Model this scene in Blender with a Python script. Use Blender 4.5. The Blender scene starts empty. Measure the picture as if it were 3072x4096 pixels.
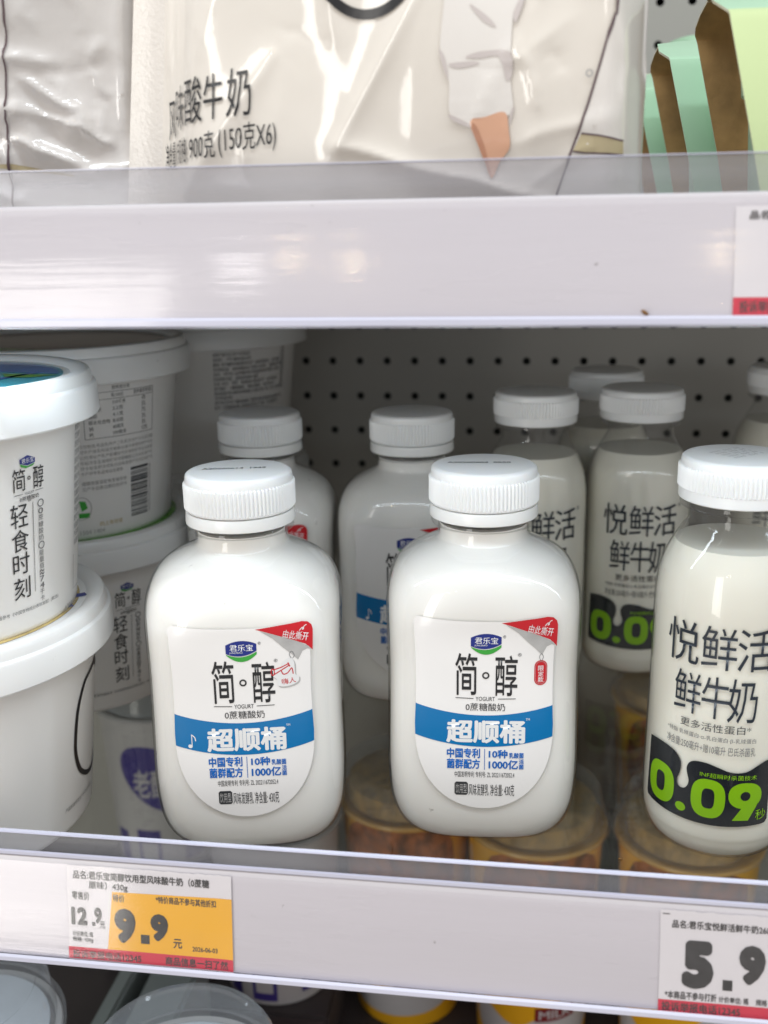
import bpy, bmesh, math, random
from mathutils import Matrix, Vector, noise
from mathutils.geometry import tessellate_polygon

random.seed(7)
PI = math.pi
SC = bpy.context.scene
COL = SC.collection

# ------------------------------------------------------------------ camera
cam_d = bpy.data.cameras.new('camera')
cam = bpy.data.objects.new('camera', cam_d)
COL.objects.link(cam)
SC.camera = cam
cam_d.sensor_fit = 'VERTICAL'
cam_d.sensor_height = 36.0
cam_d.sensor_width = 27.0
cam_d.lens = 35.94
cam_d.clip_start = 0.02
cam_d.clip_end = 60
cam.matrix_world = Matrix((
    (0.98998, -0.02187, 0.13951, 0.01732),
    (0.14029, 0.26503, -0.95398, -0.38914),
    (-0.01611, 0.96399, 0.26544, 0.23625),
    (0, 0, 0, 1)))
cam_d.dof.use_dof = True
cam_d.dof.focus_distance = 0.395
cam_d.dof.aperture_fstop = 9.0

# ------------------------------------------------------------------ light
SC.view_settings.view_transform = 'Standard'
SC.view_settings.look = 'None'
SC.view_settings.exposure = 0.27
SC.view_settings.gamma = 1.0
SC.view_settings.use_curve_mapping = False
W = bpy.data.worlds.new('World')
SC.world = W
W.use_nodes = True
bg = W.node_tree.nodes['Background']
bg.inputs[0].default_value = (1.0, 0.955, 0.91, 1)
bg.inputs[1].default_value = 0.48
cy = SC.cycles
cy.max_bounces = 10
cy.transparent_max_bounces = 40
cy.transmission_bounces = 8
cy.glossy_bounces = 5
cy.diffuse_bounces = 4
cy.caustics_reflective = False
cy.caustics_refractive = False
cy.sample_clamp_indirect = 4.0
cy.use_denoising = True


def area(name, loc, target, sx, sy, power, col):
    d = bpy.data.lights.new(name, 'AREA')
    d.shape = 'RECTANGLE'
    d.size = sx
    d.size_y = sy
    d.energy = power
    d.color = col
    o = bpy.data.objects.new(name, d)
    o.location = loc
    o.rotation_euler = (Vector(target) - Vector(loc)).to_track_quat('-Z', 'Y').to_euler()
    COL.objects.link(o)
    return o


# the tube in the cabinet's canopy, above and in front of the shelves
area('canopy_tube', (0.0, -0.36, 0.86), (0.0, -0.10, 0.1), 2.4, 0.035, 5.0, (0.84, 0.93, 1.0))
# LED strips under the front edge of each shelf
area('shelf_led', (0.0, -0.062, 0.2065), (0.0, -0.040, 0.0), 1.8, 0.006, 0.72, (0.80, 0.91, 1.0))
area('shelf_led', (0.0, -0.084, -0.0125), (0.0, -0.06, -0.2), 1.8, 0.006, 0.38, (0.80, 0.91, 1.0))
# rows of shop ceiling tubes
area('shop_tube', (0.1, -1.0, 2.0), (0.0, 0.0, 0.1), 3.0, 0.5, 17.0, (0.93, 0.97, 1.0))
# tall shop-front windows behind the photographer, to the left
for (x0, x1) in ((-2.30, -1.845), (-1.815, -1.535), (-1.50, -1.375)):
    area('window_pane', ((x0 + x1) / 2, -3.4, 0.33), ((x0 + x1) / 2 + 0.9, 0, 0.33), x1 - x0, 2.66, 14.0 * 2.66 * (x1 - x0), (1.0, 0.97, 0.92))
area('window_pane', (-1.10, -3.4, 1.645), (-0.3, 0, 1.0), 0.15, 0.05, 0.5, (1.0, 0.98, 0.94))
# warm ceiling spots
for (x, y, z) in ((-0.906, -3.4, 1.78), (-0.668, -3.4, 1.728), (0.692, -3.4, 1.753)):
    d = bpy.data.lights.new('ceiling_spot', 'POINT')
    d.energy = 1.3
    d.color = (1.0, 0.78, 0.45)
    d.shadow_soft_size = 0.026
    o = bpy.data.objects.new('ceiling_spot', d)
    o.location = (x, y, z)
    COL.objects.link(o)


# ------------------------------------------------------------------ materials
def S(r, g, b):
    def f(c):
        c /= 255.0
        return c / 12.92 if c <= 0.04045 else ((c + 0.055) / 1.055) ** 2.4
    return (f(r), f(g), f(b))


def new_mat(name):
    m = bpy.data.materials.new(name)
    m.use_nodes = True
    return m, m.node_tree, m.node_tree.nodes, m.node_tree.links


def mat(name, col, rough=0.4, coat=0.0, coat_rough=0.05, spec=0.5, var=0.0, var_scale=30.0, stretch=(1, 1, 1),
        bump=0.0, bump_scale=60.0, bump_dist=0.001, sss=0.0, metallic=0.0, rough_var=0.0, specks=0.0, speck_scale=140.0):
    m, nt, N, L = new_mat(name)
    b = N['Principled BSDF']
    b.inputs['Base Color'].default_value = (*col, 1)
    b.inputs['Roughness'].default_value = rough
    b.inputs['Coat Weight'].default_value = coat
    b.inputs['Coat Roughness'].default_value = coat_rough
    b.inputs['Specular IOR Level'].default_value = spec
    b.inputs['Metallic'].default_value = metallic
    if sss:
        b.inputs['Subsurface Weight'].default_value = sss
        b.inputs['Subsurface Radius'].default_value = (1, 0.8, 0.6)
        b.inputs['Subsurface Scale'].default_value = 0.004
    if var or bump or rough_var or specks:
        tc = N.new('ShaderNodeTexCoord')
        mp = N.new('ShaderNodeMapping')
        mp.inputs['Scale'].default_value = stretch
        L.new(tc.outputs['Object'], mp.inputs['Vector'])
    src = None
    if var:
        nz = N.new('ShaderNodeTexNoise')
        nz.inputs['Scale'].default_value = var_scale
        nz.inputs['Detail'].default_value = 6
        L.new(mp.outputs[0], nz.inputs['Vector'])
        r = N.new('ShaderNodeMapRange')
        r.inputs[1].default_value = 0.3
        r.inputs[2].default_value = 0.7
        r.inputs[3].default_value = 1 - var
        r.inputs[4].default_value = 1 + var * 0.4
        L.new(nz.outputs[0], r.inputs[0])
        mx = N.new('ShaderNodeMix')
        mx.data_type = 'RGBA'
        mx.blend_type = 'MULTIPLY'
        mx.inputs[0].default_value = 1.0
        mx.inputs[6].default_value = (*col, 1)
        L.new(r.outputs[0], mx.inputs[7])
        src = mx.outputs[2]
        L.new(src, b.inputs['Base Color'])
    if specks:
        vz = N.new('ShaderNodeTexNoise')
        vz.inputs['Scale'].default_value = speck_scale
        vz.inputs['Detail'].default_value = 3
        gp = N.new('ShaderNodeNewGeometry')
        L.new(gp.outputs['Position'], vz.inputs['Vector'])
        r3 = N.new('ShaderNodeMapRange')
        r3.inputs[1].default_value = 0.735
        r3.inputs[2].default_value = 0.77
        r3.inputs[3].default_value = 0.0
        r3.inputs[4].default_value = specks
        L.new(vz.outputs[0], r3.inputs[0])
        mx2 = N.new('ShaderNodeMix')
        mx2.data_type = 'RGBA'
        mx2.inputs[6].default_value = (*col, 1)
        mx2.inputs[7].default_value = (0.10, 0.08, 0.06, 1)
        if src:
            L.new(src, mx2.inputs[6])
        L.new(r3.outputs[0], mx2.inputs[0])
        L.new(mx2.outputs[2], b.inputs['Base Color'])
    if rough_var:
        nz2 = N.new('ShaderNodeTexNoise')
        nz2.inputs['Scale'].default_value = 90
        nz2.inputs['Detail'].default_value = 5
        L.new(mp.outputs[0], nz2.inputs['Vector'])
        r2 = N.new('ShaderNodeMapRange')
        r2.inputs[1].default_value = 0.3
        r2.inputs[2].default_value = 0.7
        r2.inputs[3].default_value = max(0.02, rough - rough_var)
        r2.inputs[4].default_value = rough + rough_var
        L.new(nz2.outputs[0], r2.inputs[0])
        L.new(r2.outputs[0], b.inputs['Roughness'])
    if bump:
        nb = N.new('ShaderNodeTexNoise')
        nb.inputs['Scale'].default_value = bump_scale
        nb.inputs['Detail'].default_value = 4
        L.new(mp.outputs[0], nb.inputs['Vector'])
        bp = N.new('ShaderNodeBump')
        bp.inputs['Strength'].default_value = bump
        bp.inputs['Distance'].default_value = bump_dist
        L.new(nb.outputs[0], bp.inputs['Height'])
        L.new(bp.outputs[0], b.inputs['Normal'])
        if coat:
            L.new(bp.outputs[0], b.inputs['Coat Normal'])
    return m


def clear(name, tint=(0.96, 0.97, 0.97), haze=0.0, haze_col=(0.8, 0.8, 0.85), rough=0.05, ior=1.45, stretch=None,
          bump=0.0, bump_scale=80.0, haze_var=0.0):
    """thin clear plastic: see-through, mirror-like at the grazing edge, a little scuffed"""
    m, nt, N, L = new_mat(name)
    N.remove(N['Principled BSDF'])
    out = N['Material Output']
    tr = N.new('ShaderNodeBsdfTransparent')
    tr.inputs[0].default_value = (*tint, 1)
    gl = N.new('ShaderNodeBsdfGlossy')
    gl.inputs['Roughness'].default_value = rough
    fr = N.new('ShaderNodeLayerWeight')
    f0 = ((ior - 1) / (ior + 1)) ** 2
    pw = N.new('ShaderNodeMath')
    pw.operation = 'POWER'
    pw.inputs[1].default_value = 5.0
    L.new(fr.outputs['Facing'], pw.inputs[0])
    ma = N.new('ShaderNodeMath')
    ma.operation = 'MULTIPLY_ADD'
    ma.inputs[1].default_value = 1 - f0
    ma.inputs[2].default_value = f0
    L.new(pw.outputs[0], ma.inputs[0])
    m1 = N.new('ShaderNodeMixShader')
    L.new(ma.outputs[0], m1.inputs[0])
    L.new(tr.outputs[0], m1.inputs[1])
    L.new(gl.outputs[0], m1.inputs[2])
    last = m1
    tc = N.new('ShaderNodeTexCoord')
    mp = N.new('ShaderNodeMapping')
    if stretch:
        mp.inputs['Scale'].default_value = stretch
    L.new(tc.outputs['Object'], mp.inputs['Vector'])
    if haze:
        df = N.new('ShaderNodeBsdfDiffuse')
        df.inputs[0].default_value = (*haze_col, 1)
        tl = N.new('ShaderNodeBsdfTranslucent')
        tl.inputs[0].default_value = (*haze_col, 1)
        m3 = N.new('ShaderNodeMixShader')
        m3.inputs[0].default_value = 0.35
        L.new(df.outputs[0], m3.inputs[1])
        L.new(tl.outputs[0], m3.inputs[2])
        m2 = N.new('ShaderNodeMixShader')
        m2.inputs[0].default_value = haze
        if haze_var:
            nh = N.new('ShaderNodeTexNoise')
            nh.inputs['Scale'].default_value = 60
            nh.inputs['Detail'].default_value = 6
            L.new(mp.outputs[0], nh.inputs['Vector'])
            rr = N.new('ShaderNodeMapRange')
            rr.inputs[1].default_value = 0.3
            rr.inputs[2].default_value = 0.7
            rr.inputs[3].default_value = max(0, haze - haze_var)
            rr.inputs[4].default_value = haze + haze_var
            L.new(nh.outputs[0], rr.inputs[0])
            L.new(rr.outputs[0], m2.inputs[0])
        L.new(m1.outputs[0], m2.inputs[1])
        L.new(m3.outputs[0], m2.inputs[2])
        last = m2
    if bump:
        nb = N.new('ShaderNodeTexNoise')
        nb.inputs['Scale'].default_value = bump_scale
        nb.inputs['Detail'].default_value = 5
        L.new(mp.outputs[0], nb.inputs['Vector'])
        bp = N.new('ShaderNodeBump')
        bp.inputs['Strength'].default_value = bump
        bp.inputs['Distance'].default_value = 0.0006
        L.new(nb.outputs[0], bp.inputs['Height'])
        L.new(bp.outputs[0], gl.inputs['Normal'])
    L.new(last.outputs[0], out.inputs[0])
    return m


M = {}
M['yogurt_pet'] = mat('white_bottle_plastic', (0.90, 0.885, 0.85), 0.3, sss=0.12, var=0.015, var_scale=18, specks=0.5, speck_scale=170, bump=0.0)
M['wall'] = clear('clear_bottle_wall', (0.998, 0.998, 0.995), 0.0, rough=0.02, ior=1.58, bump=0.10, bump_scale=18)
M['cap'] = mat('white_cap_plastic', (0.86, 0.865, 0.86), 0.30, sss=0.2, bump=0.05, bump_scale=300, bump_dist=0.0003)
M['band'] = mat('white_band_plastic', (0.85, 0.85, 0.835), 0.25, sss=0.2)
M['ink_grey'] = mat('grey_date_ink', (0.12, 0.13, 0.15), 0.5)
M['paper_label'] = mat('white_label_film', (0.85, 0.83, 0.815), 0.22, coat=0.25, coat_rough=0.1, var=0.02, var_scale=40)
M['black'] = mat('black_print', (0.018, 0.018, 0.02), 0.3)
M['dark'] = mat('charcoal_print', (0.03, 0.032, 0.036), 0.35)
M['grey'] = mat('grey_print', (0.14, 0.14, 0.145), 0.4)
M['lightgrey'] = mat('light_grey_print', (0.42, 0.41, 0.40), 0.4)
M['peel_and_shadow'] = mat('silver_grey_print_and_shadow', (0.46, 0.45, 0.44), 0.35, var=0.25, var_scale=90)
M['red'] = mat('red_print', S(196, 22, 36), 0.3)
M['navy'] = mat('navy_print', S(26, 44, 128), 0.3)
M['green'] = mat('green_print', S(58, 160, 60), 0.3)
M['blue'] = mat('blue_band_print', S(0, 112, 172), 0.25, coat=0.3, coat_rough=0.1)
M['bluetext'] = mat('blue_text_print', S(18, 98, 180), 0.3)
M['white'] = mat('white_print', (0.78, 0.78, 0.78), 0.3)
M['milk'] = mat('milk', (0.88, 0.86, 0.765), 0.25, sss=0.2, var=0.01, var_scale=12, coat=0.0)
M['pet'] = clear('clear_bottle_plastic', (0.975, 0.975, 0.97), 0.02, rough=0.03, ior=1.5, bump=0.15, bump_scale=50)
M['inkblue'] = mat('blue_black_print', S(36, 44, 54), 0.3)
M['shape_dark'] = mat('dark_panel_print', S(26, 30, 36), 0.25, coat=0.3)
M['lime'] = mat('lime_print', S(128, 180, 12), 0.3)
M['tub'] = mat('white_tub_plastic', (0.79, 0.775, 0.75), 0.38, sss=0.1, var=0.02, var_scale=12, bump=0.05, bump_scale=400, bump_dist=0.0002)
M['lid'] = mat('white_lid_plastic', (0.80, 0.80, 0.79), 0.28, sss=0.15, var=0.015, var_scale=20, specks=0.25, speck_scale=120)
M['teal'] = mat('teal_print', S(60, 170, 190), 0.2, coat=0.4)
M['sky'] = mat('sky_blue_print', S(36, 120, 205), 0.2, coat=0.4)
M['orange'] = mat('orange_print', S(236, 140, 40), 0.2, coat=0.4)
M['royal'] = mat('royal_blue_print', S(40, 80, 185), 0.2, coat=0.4)
M['tan'] = mat('tan_print', S(200, 178, 120), 0.25, coat=0.4, var=0.3, var_scale=120)
M['leaf'] = mat('leaf_green_print', S(92, 160, 40), 0.25, coat=0.4, var=0.35, var_scale=60)
M['brownprint'] = mat('brown_print', S(110, 62, 36), 0.3, coat=0.4, var=0.4, var_scale=50)
M['rail'] = mat('white_rail_plastic', (0.64, 0.61, 0.64), 0.30, coat=0.3, coat_rough=0.16, var=0.07, var_scale=26, stretch=(0.12, 1, 1), specks=0.45, speck_scale=260, bump=0.25, bump_scale=420, bump_dist=0.0003, rough_var=0.06)
M['cover'] = clear('clear_rail_cover', (0.985, 0.98, 0.985), 0.010, (0.8, 0.78, 0.8), rough=0.08, ior=1.46, stretch=(0.03, 1, 1), bump=0.16, bump_scale=330, haze_var=0.01)
M['riser'] = clear('scuffed_clear_plastic', (0.88, 0.88, 0.90), 0.22, (0.62, 0.62, 0.67), rough=0.12, ior=1.5, stretch=(0.03, 1, 1), bump=0.4, bump_scale=240, haze_var=0.12)
M['riser_edge'] = mat('lilac_plastic_and_lit_edge', (0.62, 0.62, 0.74), 0.2, coat=0.5, var=0.12, var_scale=50, stretch=(0.08, 1, 1))
M['glass'] = clear('shelf_glass', (0.90, 0.91, 0.885), 0.02, (0.6, 0.6, 0.55), rough=0.015, ior=1.5, haze_var=0.018)
M['steel'] = mat('painted_steel', (0.33, 0.32, 0.30), 0.45, var=0.06, var_scale=8)
M['cavity_shade'] = mat('black_cavity_shade', (0.02, 0.02, 0.02), 0.6)
M['tagpaper'] = mat('white_tag_paper', (0.76, 0.73, 0.74), 0.5, var=0.03, var_scale=80)
M['yellow'] = mat('yellow_tag_print', S(246, 180, 24), 0.45, var=0.04, var_scale=40)
M['tagred'] = mat('red_tag_print', S(212, 38, 66), 0.45, var=0.05, var_scale=40)
M['tagblack'] = mat('thermal_black_print', (0.035, 0.033, 0.033), 0.5, var=0.4, var_scale=300)
M['cup_yellow'] = mat('yellow_cup_plastic', S(232, 172, 30), 0.3, coat=0.2, var=0.08, var_scale=30)
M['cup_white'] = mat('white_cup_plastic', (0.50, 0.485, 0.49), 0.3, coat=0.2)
M['purple'] = mat('purple_print', S(62, 52, 130), 0.3)
M['maroon'] = mat('maroon_print', S(120, 30, 34), 0.3)
M['oat'] = mat('oat_print', S(164, 92, 36), 0.5, var=0.75, var_scale=150)
M['dome'] = clear('clear_dome_lid', (0.95, 0.96, 0.97), 0.14, (0.75, 0.77, 0.82), rough=0.06, ior=1.5, bump=0.2, bump_scale=40)
M['foil'] = mat('pale_foil_seal', (0.62, 0.66, 0.72), 0.3, var=0.15, var_scale=25)
M['oats'] = mat('yellow_oat_pieces', S(190, 150, 72), 0.6, var=0.5, var_scale=130, bump=0.6, bump_scale=200)
M['red_liner'] = mat('red_liner_plastic', S(104, 8, 18), 0.4, var=0.2, var_scale=20)
M['deck_dark'] = mat('dark_deck', (0.055, 0.045, 0.047), 0.5, var=0.2, var_scale=10)
M['bar'] = mat('grey_green_bar', (0.26, 0.29, 0.285), 0.4, var=0.1, var_scale=14)
M['board'] = mat('green_paperboard', S(186, 224, 192), 0.42, var=0.03, var_scale=30)
M['board2'] = mat('pale_green_paperboard', S(205, 222, 168), 0.42, var=0.03, var_scale=30)
M['kraft'] = mat('brown_kraft_board', S(206, 164, 108), 0.75, var=0.45, var_scale=48, bump=0.5, bump_scale=90, bump_dist=0.002)
M['cutedge'] = mat('pale_cut_board_edge', S(226, 220, 196), 0.7)
M['crumb'] = mat('brown_crumb', S(120, 84, 40), 0.7)
M['film'] = mat('cream_bag_film', (0.79, 0.735, 0.665), 0.13, coat=0.7, coat_rough=0.03, var=0.05, var_scale=14, bump=0.12, bump_scale=30, bump_dist=0.004, rough_var=0.03)
M['film_grey'] = mat('grey_bag_film', (0.72, 0.69, 0.67), 0.12, coat=0.8, coat_rough=0.03, var=0.12, var_scale=14, bump=0.3, bump_scale=40, bump_dist=0.004)
M['seal'] = mat('embossed_seal_film', (0.77, 0.72, 0.665), 0.2, coat=0.6, coat_rough=0.08, bump=0.7, bump_scale=700, bump_dist=0.0004)
M['cloth'] = mat('printed_white_cloth', (0.79, 0.75, 0.71), 0.13, coat=0.6, coat_rough=0.03)
M['cloth_shade'] = mat('printed_cloth_fold', (0.60, 0.54, 0.52), 0.14, coat=0.6, coat_rough=0.03)
M['skin'] = mat('printed_skin', S(222, 172, 142), 0.14, coat=0.6, coat_rough=0.03)
M['belt'] = mat('printed_beige_band', S(190, 176, 142), 0.14, coat=0.6, coat_rough=0.03)
M['lineprint'] = mat('printed_brown_line', S(96, 78, 82), 0.2, coat=0.6, coat_rough=0.03)

# pegboard: real see-through holes in a painted sheet
def pegboard():
    m, nt, N, L = new_mat('perforated_painted_steel')
    b = N['Principled BSDF']
    b.inputs['Base Color'].default_value = (0.47, 0.455, 0.425, 1)
    b.inputs['Roughness'].default_value = 0.45
    tc = N.new('ShaderNodeTexCoord')
    sp = N.new('ShaderNodeSeparateXYZ')
    L.new(tc.outputs['Object'], sp.inputs[0])

    def mth(op, a, v=None, v2=None):
        n = N.new('ShaderNodeMath')
        n.operation = op
        for i, q in enumerate((a, v, v2)):
            if q is None:
                continue
            if isinstance(q, (int, float)):
                n.inputs[i].default_value = q
            else:
                L.new(q, n.inputs[i])
        return n.outputs[0]

    def cell(sock, pitch, off):
        q = mth('DIVIDE', mth('SUBTRACT', sock, off), pitch)
        return mth('MULTIPLY', mth('SUBTRACT', mth('FRACT', mth('ADD', q, 0.5)), 0.5), pitch)
    cx = cell(sp.outputs['X'], 0.0201, 0.0139)
    cz = cell(sp.outputs['Z'], 0.0256, 0.1447)
    d = mth('SQRT', mth('ADD', mth('MULTIPLY', cx, cx), mth('MULTIPLY', cz, cz)))
    hole = mth('MULTIPLY', mth('LESS_THAN', d, 0.0027), mth('GREATER_THAN', sp.outputs['Z'], 0.05))
    tr = N.new('ShaderNodeBsdfTransparent')
    mx = N.new('ShaderNodeMixShader')
    L.new(hole, mx.inputs[0])
    L.new(b.outputs[0], mx.inputs[1])
    L.new(tr.outputs[0], mx.inputs[2])
    L.new(mx.outputs[0], N['Material Output'].inputs[0])
    return m
M['peg'] = pegboard()


# ------------------------------------------------------------------ helpers
def tag(o, label=None, cat=None, group=None, kind=None):
    if label:
        o['label'] = label
    if cat:
        o['category'] = cat
    if group:
        o['group'] = group
    if kind:
        o['kind'] = kind
    return o


def thing(name, label, cat, loc=(0, 0, 0), rz=0.0, group=None):
    o = bpy.data.objects.new(name, None)
    o.empty_display_size = 0.02
    COL.objects.link(o)
    o.location = loc
    o.rotation_euler = (0, 0, rz)
    return tag(o, label, cat, group)


def link(name, me, parent=None, loc=None):
    o = bpy.data.objects.new(name, me)
    COL.objects.link(o)
    if parent:
        o.parent = parent
    if loc:
        o.location = loc
    return o


def from_bm(name, bm, mats, parent=None, smooth=True, angle=0.6):
    bmesh.ops.recalc_face_normals(bm, faces=bm.faces)
    me = bpy.data.meshes.new(name)
    bm.to_mesh(me)
    bm.free()
    for m in (mats if isinstance(mats, (list, tuple)) else [mats]):
        me.materials.append(m)
    if smooth:
        me.shade_smooth()
        try:
            me.set_sharp_from_angle(angle=angle)
        except Exception:
            pass
    return link(name, me, parent)


def dup(root, loc, rz, label, skip=()):
    def cp(o, parent):
        c = o.copy()
        COL.objects.link(c)
        c.parent = parent
        return c
    r = cp(root, None)
    r.location = loc
    r.rotation_euler = (0, 0, rz)
    r['label'] = label
    for ch in list(root.children):
        if ch.name.split('.')[0] in skip:
            continue
        c = cp(ch, r)
        for g in list(ch.children):
            if g.name.split('.')[0] in skip:
                continue
            cp(g, c)
    return r


def lathe(prof, seg=128, ribs=None, close=True):
    """prof: [(r, z)]; ribs = (z0, z1, count, amount)"""
    bm = bmesh.new()
    rings = []
    for (r, z) in prof:
        if r < 1e-6:
            rings.append([bm.verts.new((0, 0, z))])
            continue
        ring = []
        for i in range(seg):
            a = 2 * PI * i / seg
            rr = r
            if ribs and ribs[0] <= z <= ribs[1]:
                rr = r + ribs[3] * (0.5 + 0.5 * math.cos(a * ribs[2])) ** 0.7
            ring.append(bm.verts.new((rr * math.sin(a), -rr * math.cos(a), z)))
        rings.append(ring)
    for A, B in zip(rings[:-1], rings[1:]):
        if len(A) == 1 and len(B) == 1:
            continue
        for i in range(seg):
            j = (i + 1) % seg
            if len(A) == 1:
                bm.faces.new((A[0], B[i], B[j]))
            elif len(B) == 1:
                bm.faces.new((A[i], A[j], B[0]))
            else:
                bm.faces.new((A[i], A[j], B[j], B[i]))
    return bm


def catmull(pts, n=8, closed=False):
    out = []
    k = len(pts)
    for i in range(k if closed else k - 1):
        p0 = pts[(i - 1) % k] if closed or i > 0 else pts[i]
        p1 = pts[i]
        p2 = pts[(i + 1) % k]
        p3 = pts[(i + 2) % k] if closed or i + 2 < k else p2
        for s in range(n):
            t = s / n
            out.append(tuple(0.5 * ((2 * b) + (c - a) * t + (2 * a - 5 * b + 4 * c - d) * t * t + (3 * b - a - 3 * c + d) * t ** 3)
                             for a, b, c, d in zip(p0, p1, p2, p3)))
    if not closed:
        out.append(tuple(pts[-1]))
    return out


def box_bm(x0, x1, y0, y1, z0, z1, bev=0.0, bm=None):
    own = bm is None
    bm = bm or bmesh.new()
    vs = [bm.verts.new(p) for p in ((x0, y0, z0), (x1, y0, z0), (x1, y1, z0), (x0, y1, z0), (x0, y0, z1), (x1, y0, z1), (x1, y1, z1), (x0, y1, z1))]
    for f in ((0, 3, 2, 1), (4, 5, 6, 7), (0, 1, 5, 4), (1, 2, 6, 5), (2, 3, 7, 6), (3, 0, 4, 7)):
        bm.faces.new([vs[i] for i in f])
    if bev and own:
        bmesh.ops.bevel(bm, geom=bm.edges[:], offset=bev, segments=2, affect='EDGES')
    return bm


def prism_x(poly, x0, x1):
    """closed (y, z) outline pushed along x"""
    bm = bmesh.new()
    a = [bm.verts.new((x0, y, z)) for y, z in poly]
    b = [bm.verts.new((x1, y, z)) for y, z in poly]
    n = len(poly)
    for i in range(n):
        j = (i + 1) % n
        bm.faces.new((a[i], a[j], b[j], b[i]))
    bm.faces.new(a)
    bm.faces.new(b)
    return bm


# flat artwork that is afterwards laid on a surface -------------------
_txt = {}


def glyphs(s, bold):
    key = s
    if key not in _txt:
        cu = bpy.data.curves.new('t', 'FONT')
        cu.body = s
        cu.resolution_u = 3
        ob = bpy.data.objects.new('t', cu)
        COL.objects.link(ob)
        bpy.context.view_layer.update()
        me = bpy.data.meshes.new_from_object(ob.evaluated_get(bpy.context.evaluated_depsgraph_get()))
        vs = [(v.co.x, v.co.y) for v in me.vertices]
        fs = [tuple(p.vertices) for p in me.polygons]
        _txt[key] = (vs, fs)
        bpy.data.objects.remove(ob)
        bpy.data.curves.remove(cu)
        bpy.data.meshes.remove(me)
    return _txt[key]


class Art:
    def __init__(self):
        self.v, self.f, self.m, self.mats = [], [], [], []

    def mi(self, m):
        if m not in self.mats:
            self.mats.append(m)
        return self.mats.index(m)

    def poly(self, pts, m, layer=1):
        tris = tessellate_polygon([[Vector((p[0], p[1], 0)) for p in pts]])
        o = len(self.v)
        self.v += [(p[0], p[1], layer) for p in pts]
        k = self.mi(m)
        for t in tris:
            self.f.append(tuple(o + i for i in t))
            self.m.append(k)

    def rect(self, u0, u1, v0, v1, m, layer=1):
        self.poly([(u0, v0), (u1, v0), (u1, v1), (u0, v1)], m, layer)

    def ell(self, u, v, ru, rv, m, layer=1, n=40):
        self.poly([(u + ru * math.cos(2 * PI * i / n), v + rv * math.sin(2 * PI * i / n)) for i in range(n)], m, layer)

    def stroke(self, pts, w, m, layer=1, wv=None, closed=False):
        wv = wv or w
        n = len(pts)
        L_, R_ = [], []
        for i, p in enumerate(pts):
            a = pts[(i - 1) % n] if closed or i > 0 else pts[i]
            b = pts[(i + 1) % n] if closed or i < n - 1 else pts[i]
            dx, dy = (b[0] - a[0]) / w, (b[1] - a[1]) / wv
            q = math.hypot(dx, dy) or 1
            nx, ny = -dy / q, dx / q
            L_.append((p[0] + nx * w / 2, p[1] + ny * wv / 2))
            R_.append((p[0] - nx * w / 2, p[1] - ny * wv / 2))
        o = len(self.v)
        self.v += [(*p, layer) for p in L_] + [(*p, layer) for p in R_]
        k = self.mi(m)
        for i in range(n if closed else n - 1):
            j = (i + 1) % n
            self.f.append((o + i, o + j, o + n + j, o + n + i))
            self.m.append(k)

    def text(self, s, u0, u1, v0, v1, m, bold=0.0, layer=2, rot=0.0, shear=0.0):
        """fit the words s into the box; v0 is the bottom, v1 the top"""
        vs, fs = glyphs(s, bold)
        xs = [p[0] for p in vs]
        ys = [p[1] for p in vs]
        ax, bx, ay, by = min(xs), max(xs), min(ys), max(ys)
        cu_, cv_ = (u0 + u1) / 2, (v0 + v1) / 2
        c, sn = math.cos(rot), math.sin(rot)
        k = self.mi(m)
        # heavier lettering: the strokes are laid again a hair to each side
        q = max(0.0, bold)
        shifts = [(0, 0)] if q == 0 else [(0, 0), (q, 0), (-q, 0), (0, q), (0, -q)]
        if q > .05:
            shifts = [(0, 0)] + [(q * k_ * math.cos(PI * w_ / 12), q * k_ * math.sin(PI * w_ / 12)) for k_ in (.5, 1.0) for w_ in range(24)]
        elif q > .03:
            shifts += [(q * .7, q * .7), (-q * .7, q * .7), (q * .7, -q * .7), (-q * .7, -q * .7)]
        ax, bx, ay, by = ax - q, bx + q, ay - q, by + q
        for n_, (sx, sy) in enumerate(shifts):
            o = len(self.v)
            for x, y in vs:
                u = (x + sx - ax) / (bx - ax) * (u1 - u0) - (u1 - u0) / 2
                v = (y + sy - ay) / (by - ay) * (v1 - v0) - (v1 - v0) / 2
                u += shear * v
                self.v.append((cu_ + u * c - v * sn, cv_ + u * sn + v * c, layer + .02 * n_))
            for t in fs:
                self.f.append(tuple(o + i for i in t))
                self.m.append(k)

    def build(self, name, fn, parent=None, gu=None, gv=None, smooth=True):
        """fn(u, v, layer) -> point; gu, gv: spacing of the cuts that let the sheet bend"""
        bm = bmesh.new()
        vv = [bm.verts.new(p) for p in self.v]
        for t, k in zip(self.f, self.m):
            try:
                fc = bm.faces.new([vv[i] for i in t])
                fc.material_index = k
            except ValueError:
                pass
        us = [p[0] for p in self.v]
        vs = [p[1] for p in self.v]
        for ax, g, q in ((0, gu, us), (1, gv, vs)):
            if not g:
                continue
            k = math.floor(min(q) / g) + 1
            while k * g < max(q):
                co = [0, 0, 0]
                no = [0, 0, 0]
                co[ax] = k * g
                no[ax] = 1
                bmesh.ops.bisect_plane(bm, geom=bm.verts[:] + bm.edges[:] + bm.faces[:], plane_co=co, plane_no=no, dist=1e-9)
                k += 1
        for v in bm.verts:
            v.co = fn(v.co.x, v.co.y, v.co.z)
        me = bpy.data.meshes.new(name)
        bm.to_mesh(me)
        bm.free()
        for m in self.mats:
            me.materials.append(m)
        if smooth:
            me.shade_smooth()
        return link(name, me, parent)


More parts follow.
